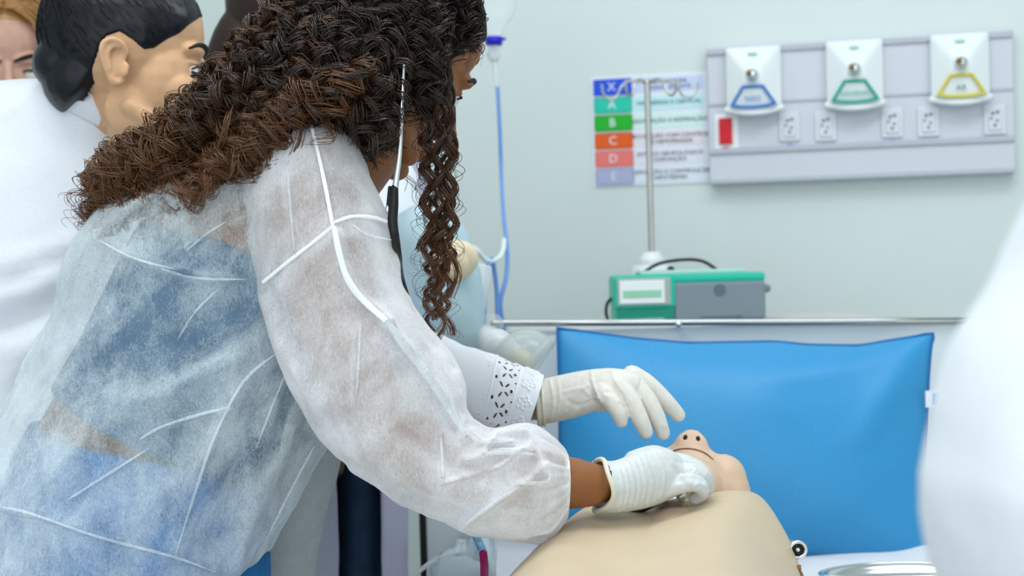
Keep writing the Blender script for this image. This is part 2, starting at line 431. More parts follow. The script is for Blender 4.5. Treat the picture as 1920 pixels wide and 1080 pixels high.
for i, (xc, yt, yb, colr, word) in enumerate(gas):
    uc, vt = uvx(xc, yt); vb = uvx(xc, yb)[1]; hw = .056; H = vt - vb
    g = [(-hw, H * .98, .0), (hw, H * .98, .0), (hw, H * .06, .0), (hw * .5, 0, 0), (0, -.004, 0), (-hw * .5, 0, 0), (-hw, H * .06, 0)]
    g2 = [(a, b, .022) for a, b, _ in g]
    pl = [(-.016, H * .60, .052), (.016, H * .60, .052), (.018, H * .42, .052), (-.018, H * .42, .052)]
    bt = [(hw * .86, H * .08, .040), (hw * .45, H * .035, .042), (0, H * .02, .043), (-hw * .45, H * .035, .042), (-hw * .86, H * .08, .040)]
    V = g + g2 + pl + bt
    F = [(k, (k + 1) % 7, 7 + (k + 1) % 7, 7 + k)[::-1] for k in range(7)]
    F += [(7, 8, 15, 14)[::-1], (14, 15, 16, 17)[::-1], (8, 9, 18, 16, 15)[::-1], (13, 7, 14, 17, 22)[::-1], (16, 18, 19, 20, 21, 22, 17)[::-1]]
    F += [(9, 10, 19, 18)[::-1], (10, 11, 20, 19)[::-1], (11, 12, 21, 20)[::-1], (12, 13, 22, 21)[::-1]]
    V = [(a + uc, b + vb, c + .035) for a, b, c in V]
    W, F = wxf((np.array(V), F))
    cov = mk('gas_outlet', (W, F), M['white_plastic'], pu, False)
    bm = bmesh.new(); bm.from_mesh(cov.data); bmesh.ops.recalc_face_normals(bm, faces=bm.faces[:])
    bmesh.ops.bevel(bm, geom=bm.edges[:], offset=.0022, segments=2, affect='EDGES'); bm.to_mesh(cov.data); bm.free()
    rim = [(t * hw, H * (.05 - .07 * (1 - t * t)), .060 + .012 * (1 - t * t)) for t in np.linspace(-1, 1, 9)]
    mk('bottom_rim', wxf(tube([(a + uc, b + vb, c) for a, b, c in rim], .0065)), M['white_plastic'], cov)
    cm = mat('gas_colour_%d' % i, colr, .45)
    fr = [(-.020, .36), (.020, .36), (.044, .10), (.026, .072), (0, .06), (-.026, .072), (-.044, .10), (-.020, .36)]
    fr = [(uc + a, vb + b * H, .0885 - .008 * (.42 - b) / .36 + (0.0)) for a, b in fr]
    parts = [tube([p, q], .0032, 6, smooth=False) for p, q in zip(fr[:-1], fr[1:])]
    mk('colour_frame', wxf(join(*parts)), cm, cov, False)
    ink = M['grey'] if word == 'AR' else cm
    tv, tf = textmesh(word, .012 if len(word) > 4 else .016)
    mk('lettering', wxf((tv + np.array([uc, vb + H * .18, .0845]), tf)), ink, cov, False)
    lv, lf = ell((uc, vb + H * .86, .070), (.010, .0035, .003)); mk('emblem', wxf((lv, lf)), M['green_l'], cov)
    mk('nozzle', wxf(join(tube([(uc, vb + H * .52, .085), (uc, vb + H * .52, .100)], .013, 16, smooth=False))), M['chrome'], cov)
    mk('port', wxf(tube([(uc - .005, vb + H * .54, .100), (uc - .005, vb + H * .54, .116)], .006, 12, smooth=False)), M['brass'], cov)
for sx, sy in ((1482, 240), (1549, 240), (1672, 233), (1739, 231), (1862, 227)):
    uc, vc = uvx(sx, sy)
    s = mk('power_socket', wbox(uc - .021, uc + .021, vc - .030, vc + .030, .035, .041, .002), M['socket'], pu, False)
    mk('socket_face', wbox(uc - .013, uc + .013, vc - .022, vc + .022, .041, .044, .002), M['socket'], s, False)
    holes = [tube([(uc + a, vc + b, .0435), (uc + a, vc + b, .0450)], r, 8, smooth=False, dome=False) for a, b, r in ((-.004, .012, .004), (.005, .014, .004), (-.007, .002, .003), (.004, -.003, .003), (0, -.012, .0035))]
    mk('socket_hole', wxf(join(*holes)), M['grey'], s, False)
    mk('voltage_label', wbox(uc - .006, uc + .006, vc - .040, vc - .035, .035, .0362), M['tube_blue'], s, False)
uc, vc = uvx(1364, 249)
s = mk('switch_plate', wbox(uc - .024, uc + .026, vc - .040, vc + .036, .035, .039, .002), M['white_plastic'], pu, False)
mk('red_rocker', wbox(uc - .0135, uc + .0135, vc - .027, vc + .027, .039, .047, .002), M['red'], s, False)
mk('red_label', wbox(uc - .006, uc + .006, vc - .038, vc - .033, .039, .0402), M['red'], s, False)

# ------------------------------------------------------------------ poster
a0, b1 = wall_uv(1108, 146); a1, _ = wall_uv(1326, 138); _, b0 = wall_uv(1113, 351)
po = thing('trauma_poster', 'laminated poster of six coloured letter tabs beside wall panel', 'poster', Wp((a0 + a1) / 2, b0, 0))
mk('sheet', wbox(a0, a1, b0, b1, .0005, .003), M['paper'], po, False)
tabs = [('X', (.006, .085, .72), (.58, .66, .90)), ('A', (.015, .56, .42), (.55, .82, .86)), ('B', (.006, .44, .02), (.66, .86, .84)), ('C', (.76, .11, .006), (.80, .74, .80)), ('D', (.82, .19, .17), (.78, .78, .88)), ('E', (.42, .44, .66), (.74, .80, .90))]
rows = ['HEMORRAGIA\nEXANGUINANTE', 'VIAS AÉREAS E CERVICAL', 'VENTILAÇÃO E RESPIRAÇÃO', 'CIRCULAÇÃO COM CONTROLE\nDE HEMORRAGIA', 'ESTADO NEUROLÓGICO\nDISFUNÇÃO', 'EXPOSIÇÃO E CONTROLE DE\nHIPOTERMIA']
hh = (b1 - b0); W_ = a1 - a0
for k, ((ch, c1, c2), txt) in enumerate(zip(tabs, rows)):
    t1 = b1 - hh * (.025 + k * .163); t0 = t1 - hh * .145
    t = mk('letter_tab', wbox(a0 + .006, a0 + W_ * .355, t0, t1, .003, .0048, .003), mat('tab_colour_' + ch, c1, .4), po, False)
    tv, tf = textmesh(ch, .026); mk('letter', wxf((tv + np.array([a0 + W_ * .18, (t0 + t1) / 2, .0052]), tf)), M['paper'], t, False)
    r = mk('text_band', wbox(a0 + W_ * .37, a1 - .008, t0 + .002, t1 - .002, .003, .0036), mat('band_colour_' + ch, c2, .5), po, False)
    tv, tf = textmesh(txt, .0125); mk('lettering', wxf((tv + np.array([a0 + W_ * .67, (t0 + t1) / 2, .0040]), tf)), M['dark'], r, False)

# ------------------------------------------------------------------ equipment shelf, monitor, iv stand, iv bag
zs = P(1290, 599, 2.62)[2]
sh = thing('equipment_trolley', 'pale trolley behind the headboard holding the green device', 'trolley', (P(1290, 600, 2.62)[0], P(1290, 600, 2.62)[1], 0))
sx, sy = sh.location.x, sh.location.y
mk('trolley_top', box((sx - .33, sy - .16, zs - .025), (sx + .33, sy + .16, zs), .004), M['wood'], sh, False)
for dx in (-.31, .31):
    for dy in (-.14, .14):
        mk('leg', tube([(sx + dx, sy + dy, .0), (sx + dx, sy + dy, zs - .02)], .012, smooth=False), M['steel'], sh)
def dv(x, y, d): return P(x, y, d)
dl, dr = P(1152, 598, 2.55), P(1438, 598, 2.55)
x0, x1, y0 = dl[0], dr[0], dl[1]; zt = P(1290, 514, 2.55)[2]; xm = P(1262, 598, 2.55)[0]
de = thing('medical_device', 'green and grey portable ventilator with small lcd on trolley behind bed', 'medical device', ((x0 + x1) / 2, y0 + .06, zs))
mk('green_housing', join(box((x0 + .003, y0 + .006, zs), (xm + .01, y0 + .14, zt - .004), .006), box((x0, y0 + .0, zs + .025), (xm + .006, y0 + .13, zt), .007), box((xm - .003, y0 + .004, zt - .016), (x1, y0 + .13, zt), .006)), M['green'], de, False)
mk('lower_bay', box((x0 + .006, y0 + .002, zs + .004), (xm + .004, y0 + .05, zs + .026), .003), M['green_d'], de, False)
mk('card_slot', box((x0 + .014, y0 - .002, zs + .001), (xm - .016, y0 + .02, zs + .007), .001), M['green_l'], de, False)
mk('grey_panel', box((xm + .004, y0 + .0, zs + .001), (x1 - .001, y0 + .12, zt - .015), .005), M['grey'], de, False)
mk('round_badge', tube([(xm + .085, y0 + .002, zt - .030), (xm + .085, y0 - .0012, zt - .030)], .011, 20, smooth=False, dome=False), M['grey_d'], de, False)
mk('vent_slot', box((xm + .05, y0 - .001, zs + .002), (xm + .125, y0 + .01, zs + .008), .001), M['grey_d'], de, False)
mk('side_knob', tube([(x1 - .002, y0 + .03, zt - .030), (x1 + .006, y0 + .03, zt - .030)], .008, 14, smooth=False), M['grey'], de, False)
bz = mk('display_bezel', box((x0 + .006, y0 - .003, zs + .031), (xm - .003, y0 + .01, zt - .005), .002), M['taupe'], de, False)
fc = mk('display_panel', box((x0 + .010, y0 - .006, zs + .034), (xm - .014, y0 + .01, zt - .009), .002), M['white_plastic'], bz, False)
mk('lcd_screen', box((x0 + .016, y0 - .0075, zs + .045), (xm - .020, y0 + .01, zs + .058), .001), M['lcd'], bz, False)
mk('top_lid', box((x0 + .05, y0 + .02, zt - .002), (x1 - .03, y0 + .12, zt + .008), .004), M['green_l'], de, False)
hx0, hx1 = P(1205, 500, 2.6)[0], P(1346, 500, 2.6)[0]
mk('carry_handle', tube([(hx0, y0 + .05, zt + .004), (hx0 + .03, y0 + .05, zt + .020), (hx0 + .075, y0 + .05, zt + .026), (hx0 + .11, y0 + .05, zt + .022), (hx1, y0 + .05, zt + .004)], .0032), M['black'], de)
mk('top_knob', ell((hx0 + .052, y0 + .06, zt + .008), (.007, .007, .007)), M['black'], de)
mk('power_cable', tube([(x0 + .004, y0 + .06, zs + .045), (x0 - .008, y0 + .05, zs + .036), (x0 - .012, y0 + .04, zs + .018), (x0 - .009, y0 + .03, zs + .004)], .003), M['black'], de)

pb, pt = P(1222, 480, 2.88), P(1217, 153, 2.88)
st = thing('iv_stand', 'steel drip stand with four hooks in front of the poster', 'iv stand', (pb[0], pb[1], 0))
mk('pole', tube([(pb[0], pb[1], .05), (pb[0], pb[1], pt[2])], .0062, 14, smooth=False), M['steel'], st)
cz = P(1215, 500, 2.88)[2]
mk('white_collar', join(tube([(pb[0], pb[1], cz - .06), (pb[0], pb[1], cz + .004)], .040, 24, smooth=False, dome=False), tube([(pb[0], pb[1], cz), (pb[0], pb[1], cz + .030)], [.036, .015], 24, smooth=False, dome=False)), M['white_plastic'], st)
top = np.array([pb[0], pb[1], pt[2]])
for dx, dy in ((-.085, .0), (.095, .0), (-.045, -.05), (.05, -.05)):
    e = np.array([dx, dy, 0]); n = unit(e)
    L = np.linalg.norm(e)
    mk('hook', tube([top + (0, 0, -.004), top + e * .40 + (0, 0, .002), top + e * .62 + (0, 0, -.010), top + e * .74 + (0, 0, -.030), top + e * .92 + (0, 0, -.034), top + e * 1.05 + (0, 0, -.022), top + e * 1.08 + (0, 0, -.006)], .0026, 8), M['steel'], st)
for k in range(5):
    a = k * math.tau / 5
    mk('leg', tube([(pb[0], pb[1], .07), (pb[0] + .12 * math.cos(a), pb[1] + .12 * math.sin(a), .05), (pb[0] + .17 * math.cos(a), pb[1] + .17 * math.sin(a), .025)], [.014, .012, .012]), M['steel'], st)

di = 2.70
ib = thing('iv_drip', 'clear drip bag with blue port and long blue tubing by wall', 'iv drip', P(925, 85, di))
mk('fluid_bag', loft([(898, -190, 955, -190, di, .012), (880, -170, 972, -170, di, .02), (878, -60, 972, -60, di, .03), (885, 20, 965, 20, di, .028), (903, 52, 948, 50, di, .018), (914, 68, 940, 68, di, .010)], 28, 5), M['ivbag'], ib)
mk('hanger', tube([P(926, -188, di), P(926, -215, di), np.array([*P(926, -215, di)[:2], 2.80])], .002, 8, smooth=False), M['chrome'], ib)
mk('blue_port', join(tube([P(926, 70, di), P(926, 84, di)], .0165, 20, smooth=False, dome=False), tube([P(930, 73, di), P(946, 73, di)], .003, 8, smooth=False), tube([P(926, 82, di), P(926, 92, di)], .006, 12, smooth=False)), M['blue_cap'], ib)
mk('drip_chamber', join(tube([P(926, 92, di), P(926, 106, di)], .012, 14, smooth=False), tube([P(927, 106, di), P(931, 165, di)], [.006, .003], 12, smooth=False)), M['clearw'], ib)
mk('clamp', ell(P(915, 101, di), (.004, .004, .005)), M['green_l'], ib)
mk('blue_tube', tube([P(933, 165, di), P(937, 240, di), P(940, 330, di), P(944, 400, 2.6), P(951, 470, 2.5), P(949, 520, 2.46), P(939, 560, 2.45), P(940, 590, 2.45), P(950, 640, 2.45)], .0040, 10, 6), M['tube_blue'], ib)
mk('blue_tube', tube([P(937, 640, 2.44), P(933, 590, 2.44), P(931, 540, 2.44), P(925, 495, 2.43), P(920, 486, 2.42), P(915, 505, 2.41), P(912, 530, 2.4), P(908, 570, 2.4), P(906, 640, 2.42)], .0042, 10, 6), M['tube_blue'], ib)
mk('white_tube', tube([P(860, 455, 2.40), P(878, 460, 2.40), P(895, 470, 2.40), P(908, 485, 2.41), P(922, 490, 2.42), P(936, 483, 2.44), P(943, 470, 2.46), P(945, 450, 2.5)], .0045, 10, 5), M['tube_white'], ib)

# ------------------------------------------------------------------ bed
MZ = .845
hl, hr = P(786, 610, 2.36), P(1875, 601, 2.34)
bd = thing('hospital_bed', 'white hospital bed with chrome railed headboard under the training manikin', 'bed', ((hl[0] + hr[0]) / 2, 1.6, 0))
def hb(x, y, z): return (x, y, z)
hy = (hl[1] + hr[1]) / 2; zr = P(1380, 605, 2.35)[2]
mk('headboard', box((hl[0], hy - .008, .45), (hr[0], hy + .014, zr - .004), .003), M['board'], bd, False)
mk('top_rail', tube([P(925, 606, 2.335), P(1400, 604, 2.335), P(1880, 601, 2.335)], .0058, 14, smooth=False), M['rail'], bd)
mk('rail_bolt', ell(P(1272, 608, 2.325), (.006, .006, .006)), M['chrome'], bd)
mk('post', tube([(hl[0] - .002, hy - .012, 0), (hl[0] - .002, hy - .012, zr)], .006, 12, smooth=False), M['black'], bd)  # chrome tube; its dark reflection is put into the colour as black
mk('post', tube([(hr[0], hy - .012, 0), (hr[0], hy - .012, zr)], .008, 12, smooth=False), M['chrome'], bd)
mx0, mx1 = -.10, .74
mk('bed_frame', box((mx0, .88, .55), (mx1, hy - .02, .68), .01), M['board'], bd, False)
for a in (mx0 + .05, mx1 - .05):
    mk('leg', tube([(a, .95, 0), (a, .95, .56)], .02, smooth=False), M['steel'], bd)
ma = box((mx0, .86, .68), (mx1, hy - .03, MZ), .03, 4)
mk('mattress', ma, M['sheet'], bd)
def shz(x, y): return MZ + .004 + .006 * noise.noise((x * 9, y * 9, 0)) + .004 * noise.noise((x * 22, y * 22, 3))
gx = np.linspace(mx0 - .012, mx1 + .012, 90); gy = np.linspace(1.1, hy - .035, 110)
V = np.array([(x, y, shz(x, y) - (.16 if i in (0, 89) else 0)) for y in gy for i, x in enumerate(gx)])
mk('bed_sheet', (V, grid_faces(110, 90, False)), M['sheet'], bd)

# pillow
pw = thing('blue_pillow', 'large bright blue vinyl pillow standing against the white headboard', 'pillow', P(1400, 1064, 2.17))
def pil(u, v):                      # outline in the picture, u 0..1 left-right, v 0..1 top-bottom
    tp = np.interp(u, [0, .08, .2, .35, .5, .58, .66, .80, .92, 1], [615, 622, 634, 643, 641, 640, 646, 648, 634, 625])
    bt = np.interp(u, [0, .3, .6, .85, 1], [1066, 1057, 1058, 1066, 1066])
    lf = np.interp(v, [0, .3, .6, 1], [1045, 1049, 1049, 1042]); rg = np.interp(v, [0, .08, .2, .5, .8, 1], [1750, 1745, 1741, 1737, 1742, 1753])
    return lf + (rg - lf) * u, tp + (bt - tp) * v
n = 64; Vf = []; Vb = []
for j in range(n):
    for i in range(n):
        u, v = i / (n - 1), j / (n - 1)
        x, y = pil(u, v); d = 2.245 - .10 * v
        e = (1 - (2 * u - 1) ** 6) * (1 - (2 * v - 1) ** 6)
        t = .085 * (1 - abs(2 * u - 1) ** 2.3) ** .75 * (1 - abs(2 * v - 1) ** 2.6) ** .65
        t += .005 * noise.noise((u * 5, v * 4, 2)) * e
        # tension creases running in from the corners
        for cu, cv, du, dv_, h in ((1, 0, -.18, .42, .012), (1, .0, -.42, .16, .006), (0, 0, .1, .12, .008), (1, 1, -.2, -.3, .005), (0, 1, .3, -.2, .006)):
            s = max(0, min(1, ((u - cu) * du + (v - cv) * dv_) / (du * du + dv_ * dv_)))
            q = math.hypot(u - cu - s * du, v - cv - s * dv_); t += 1.3 * h * math.exp(-(q / .055) ** 2) * e * (1 - s * .6)
        Vf.append(P(x, y, d - t)); Vb.append(P(x, y, d + t * .75 + .001))
V = np.array(Vf + Vb); g = grid_faces(n, n, False); F = [f[::-1] for f in g] + [tuple(i + n * n for i in f) for f in g]
bd_ = [i for i in range(n)] + [j * n + n - 1 for j in range(1, n)] + [(n - 1) * n + i for i in range(n - 2, -1, -1)] + [j * n for j in range(n - 2, 0, -1)]
F += [(a, b, b + n * n, a + n * n) for a, b in zip(bd_, bd_[1:] + bd_[:1])]
mk('cushion', (V, F), M['vinyl'], pw)
mk('piping', tube([V[i] for i in bd_[::3]] + [V[0]], .0022, 6, 2), M['vinyl_d'], pw)
tg = [P(x, y, 2.19 + .004 * math.sin(k)) for k, (x, y) in enumerate(((1738, 728), (1790, 730)))]
d_ = 2.19
lb = mk('care_label', box(P(1736, 764, d_ - .001), P(1797, 731, d_ + .001)), M['paper'], pw, False)
mk('label_print', box(P(1751, 759, d_ - .003), P(1766, 737, d_ - .0015)), M['tube_blue'], lb, False)
mk('label_print', box(P(1774, 759, d_ - .003), P(1777, 737, d_ - .0015)), M['tube_blue'], lb, False)

# ------------------------------------------------------------------ heads
def head_blob(ears=True, nose=1.0):
    p = [ell((-.012, 0, .046), (.099, .076, .090)), ell((.034, 0, -.01), (.052, .064, .076)), ell((.026, 0, -.068), (.056, .050, .046)),
         ell((.068, 0, -.104), (.018, .020, .015)), ell((.042, 0, .052), (.044, .060, .048)),
         tube([(.080, 0, .016), (.092, 0, -.006), (.108, 0, -.034)], [.0075, .008, .0105]), ell((.110, 0, -.037), (.0115, .0105, .010)),
         ell((.084, 0, -.068), (.014, .024, .018)), ell((.0955, 0, -.0635), (.009, .021, .0058)), ell((.0945, 0, -.0755), (.009, .018, .0066))]
    for s in (-1, 1):
        p += [ell((.052, s * .040, -.024), (.026, .022, .022)), ell((.070, s * .026, .024), (.018, .026, .011)), ell((.100, s * .0115, -.042), (.012, .0075, .0085)),
              ell((.068, s * .031, .0085), (.013, .016, .0055)), ell((.070, s * .031, -.0115), (.011, .015, .004)), ell((.006, s * .042, -.05), (.035, .016, .035)),
              tube([(.055, s * .040, -.085), (.002, s * .054, -.050)], [.014, .012])]
        if ears:
            hel = [(.004, .070, -.024), (-.005, .076, -.029), (-.014, .081, -.014), (-.021, .086, .006), (-.019, .088, .020), (-.009, .086, .026), (.003, .081, .023), (.009, .076, .012), (.006, .074, .003)]
            E0 = np.array([-.010, 0, .001])
            p += [(v * np.array([.9, 1, .9]) + E0, f) for v, f in [tube([(a, s * b, c) for a, b, c in hel], [.005, .0060, .0045, .0040, .0040, .0040, .0040, .0036, .003], 8),
                  tube([(-.011, s * .082, -.014), (-.014, s * .084, .004), (-.010, s * .084, .016), (.0, s * .080, .018)], .0036, 8),
                  tube([(.008, s * .076, -.016), (.010, s * .076, -.006)], [.0045, .004], 8),
                  ell((-.006, s * .074, .0), (.014, .0048, .023), [[1, 0, -.15], [0, 1, 0], [.15, 0, 1]])]]
    return join(*p)
HEAD = remesh(head_blob(), .0023, 2, .5)
HEAD_NE = remesh(head_blob(False), .0026, 4, .5)

def head_frame(c, fwd, up, s=1.0):
    f = unit(fwd); u = unit(np.asarray(up) - f * (np.asarray(up) @ f)); l = np.cross(u, f)
    return np.stack([f, l, u], 1) * s, np.asarray(c)

def face_parts(body, R, t, lid=True):
    def X(VF): return xf(VF, R, t)
    for s in (-1, 1):
        e = mk('eye', X(ell((.0695, s * .031, -.001), (.0125, .0125, .0125))), M['eye'], body)
        # upper lid line and iris
        mk('eyebrow', X(tube([(.0865, s * .011, .022), (.0885, s * .025, .028), (.0815, s * .041, .030), (.070, s * .054, .024)], [.0026, .0044, .0040, .0016], 8, flat=.8)), M['brow'], body)
        mk('eyelashes', X(tube([(.078, s * .019, .002), (.0835, s * .026, .006), (.0825, s * .034, .006), (.073, s * .045, .0005)], [.0010, .0017, .0017, .0010], 6)), M['brow'], body)
    return body

def torso_blob(st): return loft(st, 32, 4)
def limb(pts, rad): return tube(pts, rad, 16, 5)

def leg_pts(hip, foot):
    hip, foot = np.asarray(hip), np.asarray(foot); k = (hip + foot) / 2 + np.array([.03, 0, .02])
    return [hip, hip * .6 + k * .4, k, k * .5 + foot * .5 + np.array([-.015, 0, .03]), foot]
LR = [.088, .078, .056, .050, .036]

def body_person(o, head, torso, neck, arms, legs, skin, lip, headmesh=HEAD, vox=.006, lsc=1):
    (R, t) = head
    parts = [torso_blob(torso), limb(*neck)] + [limb(*a) for a in arms] + [limb(leg_pts(*l), [q * lsc for q in LR]) for l in legs]
    for l in legs:
        f = np.asarray(l[1]); parts.append(tube([f + (-.04, 0, -.02), f + (.06, 0, -.035), f + (.15, 0, -.045)], [.035, .033, .026]))
    low = remesh(join(*parts), vox, 4)
    hm = xf(headmesh, R, t)
    n0 = len(low[1]); V, F = join(low, hm)
    idx = np.zeros(len(F), int); H = headmesh[0]
    lp = (np.abs(H[:, 1]) < .0225) & (H[:, 0] > .084) & (H[:, 2] < -.0585) & (H[:, 2] > -.0825)
    for k, f in enumerate(headmesh[1]):
        if lp[list(f)].all(): idx[n0 + k] = 1
    b = mk('body', (V, F), [skin, lip], o, idx=idx)
    face_parts(b, R, t)
    return b

def ridge(VF, lines):
    V, F = np.asarray(VF[0]).copy(), VF[1]
    N = np.zeros_like(V)
    A = np.array([f[:3] for f in F]); fn = np.cross(V[A[:, 1]] - V[A[:, 0]], V[A[:, 2]] - V[A[:, 0]])
    for k in range(3): np.add.at(N, A[:, k], fn)
    N /= np.linalg.norm(N, axis=1)[:, None] + 1e-12
    x, y, d = PX(V); near = np.clip(-(N @ FW) * 2, 0, 1); off = np.zeros(len(V))
    for pts, wd, h in lines: off += h * np.exp(-(segdist(x, y, [tuple(q) for q in catmull(pts, 5)]) / wd) ** 2)
    return V + N * (off * near)[:, None], F
def hand(o, name, palm, fingers, m, vox=.0022, sm=3, folds=(), cut=None):
    parts = [loft(palm, 24, 4)] + [tube([P(*q) for q in pts], r, 12, 4) for pts, r in fingers]
    G = remesh(join(*parts), vox, sm)
    if folds: G = ridge(G, folds)
    if cut is not None: G = sel(G, cut(*PX(G[0])))
    return mk(name, G, m, o)

def strands(P0, P1, P2, P3, R, wl, rad, npts=70, ramp=.25, sides=3, ph=None, clump=None, rng=None, tip0=0, tip1=1, taper=.5):
    """curly strands: Bezier guides carrying a helix; all arrays are (N,3) or (N,)"""
    N = len(P0); t = np.linspace(0, 1, npts)[None, :, None]
    B = ((1 - t) ** 3 * P0[:, None] + 3 * (1 - t) ** 2 * t * P1[:, None] + 3 * (1 - t) * t * t * P2[:, None] + t ** 3 * P3[:, None])
    T = np.gradient(B, axis=1); sl = np.linalg.norm(T, axis=2); T /= sl[..., None] + 1e-9
    L = np.cumsum(sl, 1)
    ref = np.tile(FW, (N, 1))[:, None] + .001
    a = np.cross(T, np.broadcast_to(ref, T.shape)); a /= np.linalg.norm(a, axis=2)[..., None] + 1e-9; b = np.cross(T, a)
    env = np.clip(t[..., 0] / ramp, 0, 1) ** .8 * (1 + .25 * t[..., 0])
    th = 2 * math.pi * L / wl[:, None] * (1 + .10 * np.sin(L * 21 + wl[:, None] * 900)) + ph[:, None]
    wob = 1 + .25 * np.sin(th * .31 + ph[:, None] * 3)
    C = B + a * (R[:, None] * env * wob * np.cos(th))[..., None] + b * (R[:, None] * env * wob * np.sin(th))[..., None]
    if clump is not None:
        ca, cb = clump
        C = C + a * (ca[:, None] * (.4 + .9 * t[..., 0]))[..., None] + b * (cb[:, None] * (.4 + .9 * t[..., 0]))[..., None]
    T2 = np.gradient(C, axis=1); T2 /= np.linalg.norm(T2, axis=2)[..., None] + 1e-9
    r2 = np.array([.3, .5, .81]); a2 = np.cross(T2, r2); a2 /= np.linalg.norm(a2, axis=2)[..., None] + 1e-9; b2 = np.cross(T2, a2)
    rr = rad[:, None] * (1 - taper * t[..., 0] ** 3)
    ring = [C + a2 * (rr * math.cos(q))[..., None] + b2 * (rr * math.sin(q))[..., None] for q in np.arange(sides) * math.tau / sides]
    V = np.stack(ring, 2).reshape(-1, 3)
    i = np.arange(N)[:, None, None] * npts * sides; j = np.arange(npts - 1)[None, :, None] * sides; k = np.arange(sides)[None, None, :]; k2 = (k + 1) % sides
    F = np.stack([i + j + k, i + j + k2, i + j + sides + k2, i + j + sides + k], -1).reshape(-1, 4)
    tip = np.broadcast_to(tip0 + (tip1 - tip0) * t[..., 0], (N, npts)).repeat(sides, 1).ravel()
    return V, F, tip
def strand_obj(name, groups, m, parent):
    V = []; F = []; T = []; n = 0
    for v, f, t in groups: V.append(v); F.append(f + n); T.append(t); n += len(v)
    o = mk(name, (np.concatenate(V), np.concatenate(F)), m, parent, attr=np.concatenate(T)); o['kind'] = 'stuff'; return o
def Pv(x, y, d):
    x, y, d = (np.asarray(v, float)[:, None] for v in (x, y, d))
    return CAM + d * (FW + (x - 960) / FPX * RT - (y - 540) / FPX * UP)
def surf_d(V, x, y, r=14):
    px, py, d = PX(V.reshape(-1, 3)); q = np.hypot(px - x, py - y); k = q < r
    return d[k].min() if k.any() else d[q.argmin()]
def on_surf(V, pts, lift=.002, sub=6):
    A = catmull(pts, sub); ds = np.array([surf_d(V, x, y) for x, y in A])
    ds = np.convolve(np.pad(ds, 3, 'edge'), np.ones(7) / 7, 'valid')
    return [P(x, y, d - lift) for (x, y), d in zip(A, ds)]

# ------------------------------------------------------------------ training manikin
def ring_world(d, cx, hw, z0, z1, n=72, ex=4.6):
    c = P(cx, 540, d); th = np.linspace(0, math.tau, n, endpoint=False)
    cc, ss = np.cos(th), np.sin(th); a = np.sign(cc) * np.abs(cc) ** (2 / ex) * hw; b = np.sign(ss) * np.abs(ss) ** (2 / ex)
    zc, hz = (z0 + z1) / 2, (z1 - z0) / 2
    z = zc + b * hz - np.where(b > 0, .007 * np.exp(-(a / .016) ** 2) - .004 * np.exp(-((np.abs(a) - .07) / .04) ** 2) + .052 * np.clip((np.abs(a) - .080) / .068, 0, 1) ** 1.35 * (1 - .45 * min(1, max(0, (1.55 - d) / .3))), 0)
    return np.stack([c[0] + a, np.full(n, c[1]), z], 1)
stt = catmull([(1.705, 1300, .045, .915, 1.005), (1.685, 1298, .072, .89, 1.014), (1.665, 1288, .098, .87, 1.018), (1.64, 1266, .126, .86, 1.024), (1.60, 1249, .146, .85, 1.026),
               (1.54, 1220, .158, .85, 1.024), (1.47, 1195, .166, .85, 1.020), (1.38, 1180, .172, .85, 1.016), (1.25, 1172, .166, .85, 1.008), (1.05, 1185, .152, .85, 1.0), (.98, 1180, .14, .85, .99)], 5)
V = np.concatenate([ring_world(*s) for s in stt]); nu = len(stt)
F = [f[::-1] for f in grid_faces(nu, 72)]; F += [tuple(range(72)), tuple((nu - 1) * 72 + j for j in range(72))[::-1]]
mn = thing('training_manikin', 'beige resuscitation manikin torso and head lying on the bed', 'manikin', (P(1205, 540, 1.45)[0], 1.45, MZ))
mk('torso', (V, F), M['manikin'], mn)
MR, Mt = head_frame(P(1284, 993, 1.752), cdir(.10, 1, .10), cdir(.16, .0, 1), 1.04)
hb2 = remesh(join(ell((-.012, 0, .046), (.099, .076, .090)), ell((.034, 0, -.01), (.050, .068, .078)), ell((.030, 0, -.060), (.056, .060, .050)), ell((.054, 0, -.088), (.034, .040, .032)), ell((.052, 0, .058), (.044, .060, .048)),
    ell((.066, 0, -.058), (.030, .040, .030)), tube([(.078, 0, .016), (.088, 0, -.006), (.106, 0, -.032)], [.0075, .010, .0125]), ell((.107, 0, -.038), (.0125, .0145, .0110)), ell((.076, 0, -.040), (.026, .042, .018)), ell((.086, 0, -.046), (.022, .020, .012)),
    ell((.048, 0, -.050), (.042, .056, .030)),
    *[q for s in (-1, 1) for q in (ell((.062, s * .040, -.032), (.032, .028, .032)), ell((.044, s * .050, -.030), (.034, .024, .040)), ell((.068, s * .026, .024), (.018, .026, .011)), ell((.100, s * .012, -.042), (.013, .0080, .0090)), ell((-.006, s * .074, 0), (.016, .007, .026)))], tube([(.0, 0, -.045), (-.012, 0, -.10), (-.020, 0, -.20)], [.052, .050, .054], 20)), .0026, 26)
hd = mk('head', xf(hb2, MR, Mt), M['manikin_f'], mn)
for s in (-1, 1):
    mk('nostril', xf(ell((.1060, s * .0072, -.0480), (.0052, .0030, .0024)), MR, Mt), M['nostril'], hd)
def face_x(y, z):
    k = np.hypot(hb2[0][:, 1] - y, hb2[0][:, 2] - z) < .0035
    return hb2[0][k, 0].max()
mk('mouth_line', xf(tube([(face_x(y, z) - .0002, y, z) for y, z in ((-.027, -.0690), (-.018, -.0655), (-.009, -.0640), (0, -.0635), (.009, -.0640), (.018, -.0655), (.027, -.0690))], [.0005, .0009, .0010, .0011, .0010, .0009, .0005], 8), MR, Mt), M['lip_line'], hd)
cb = remesh(join(ell((-.016, 0, .050), (.104, .094, .10)), ell((-.055, 0, -.01), (.055, .080, .06))), .004, 3)
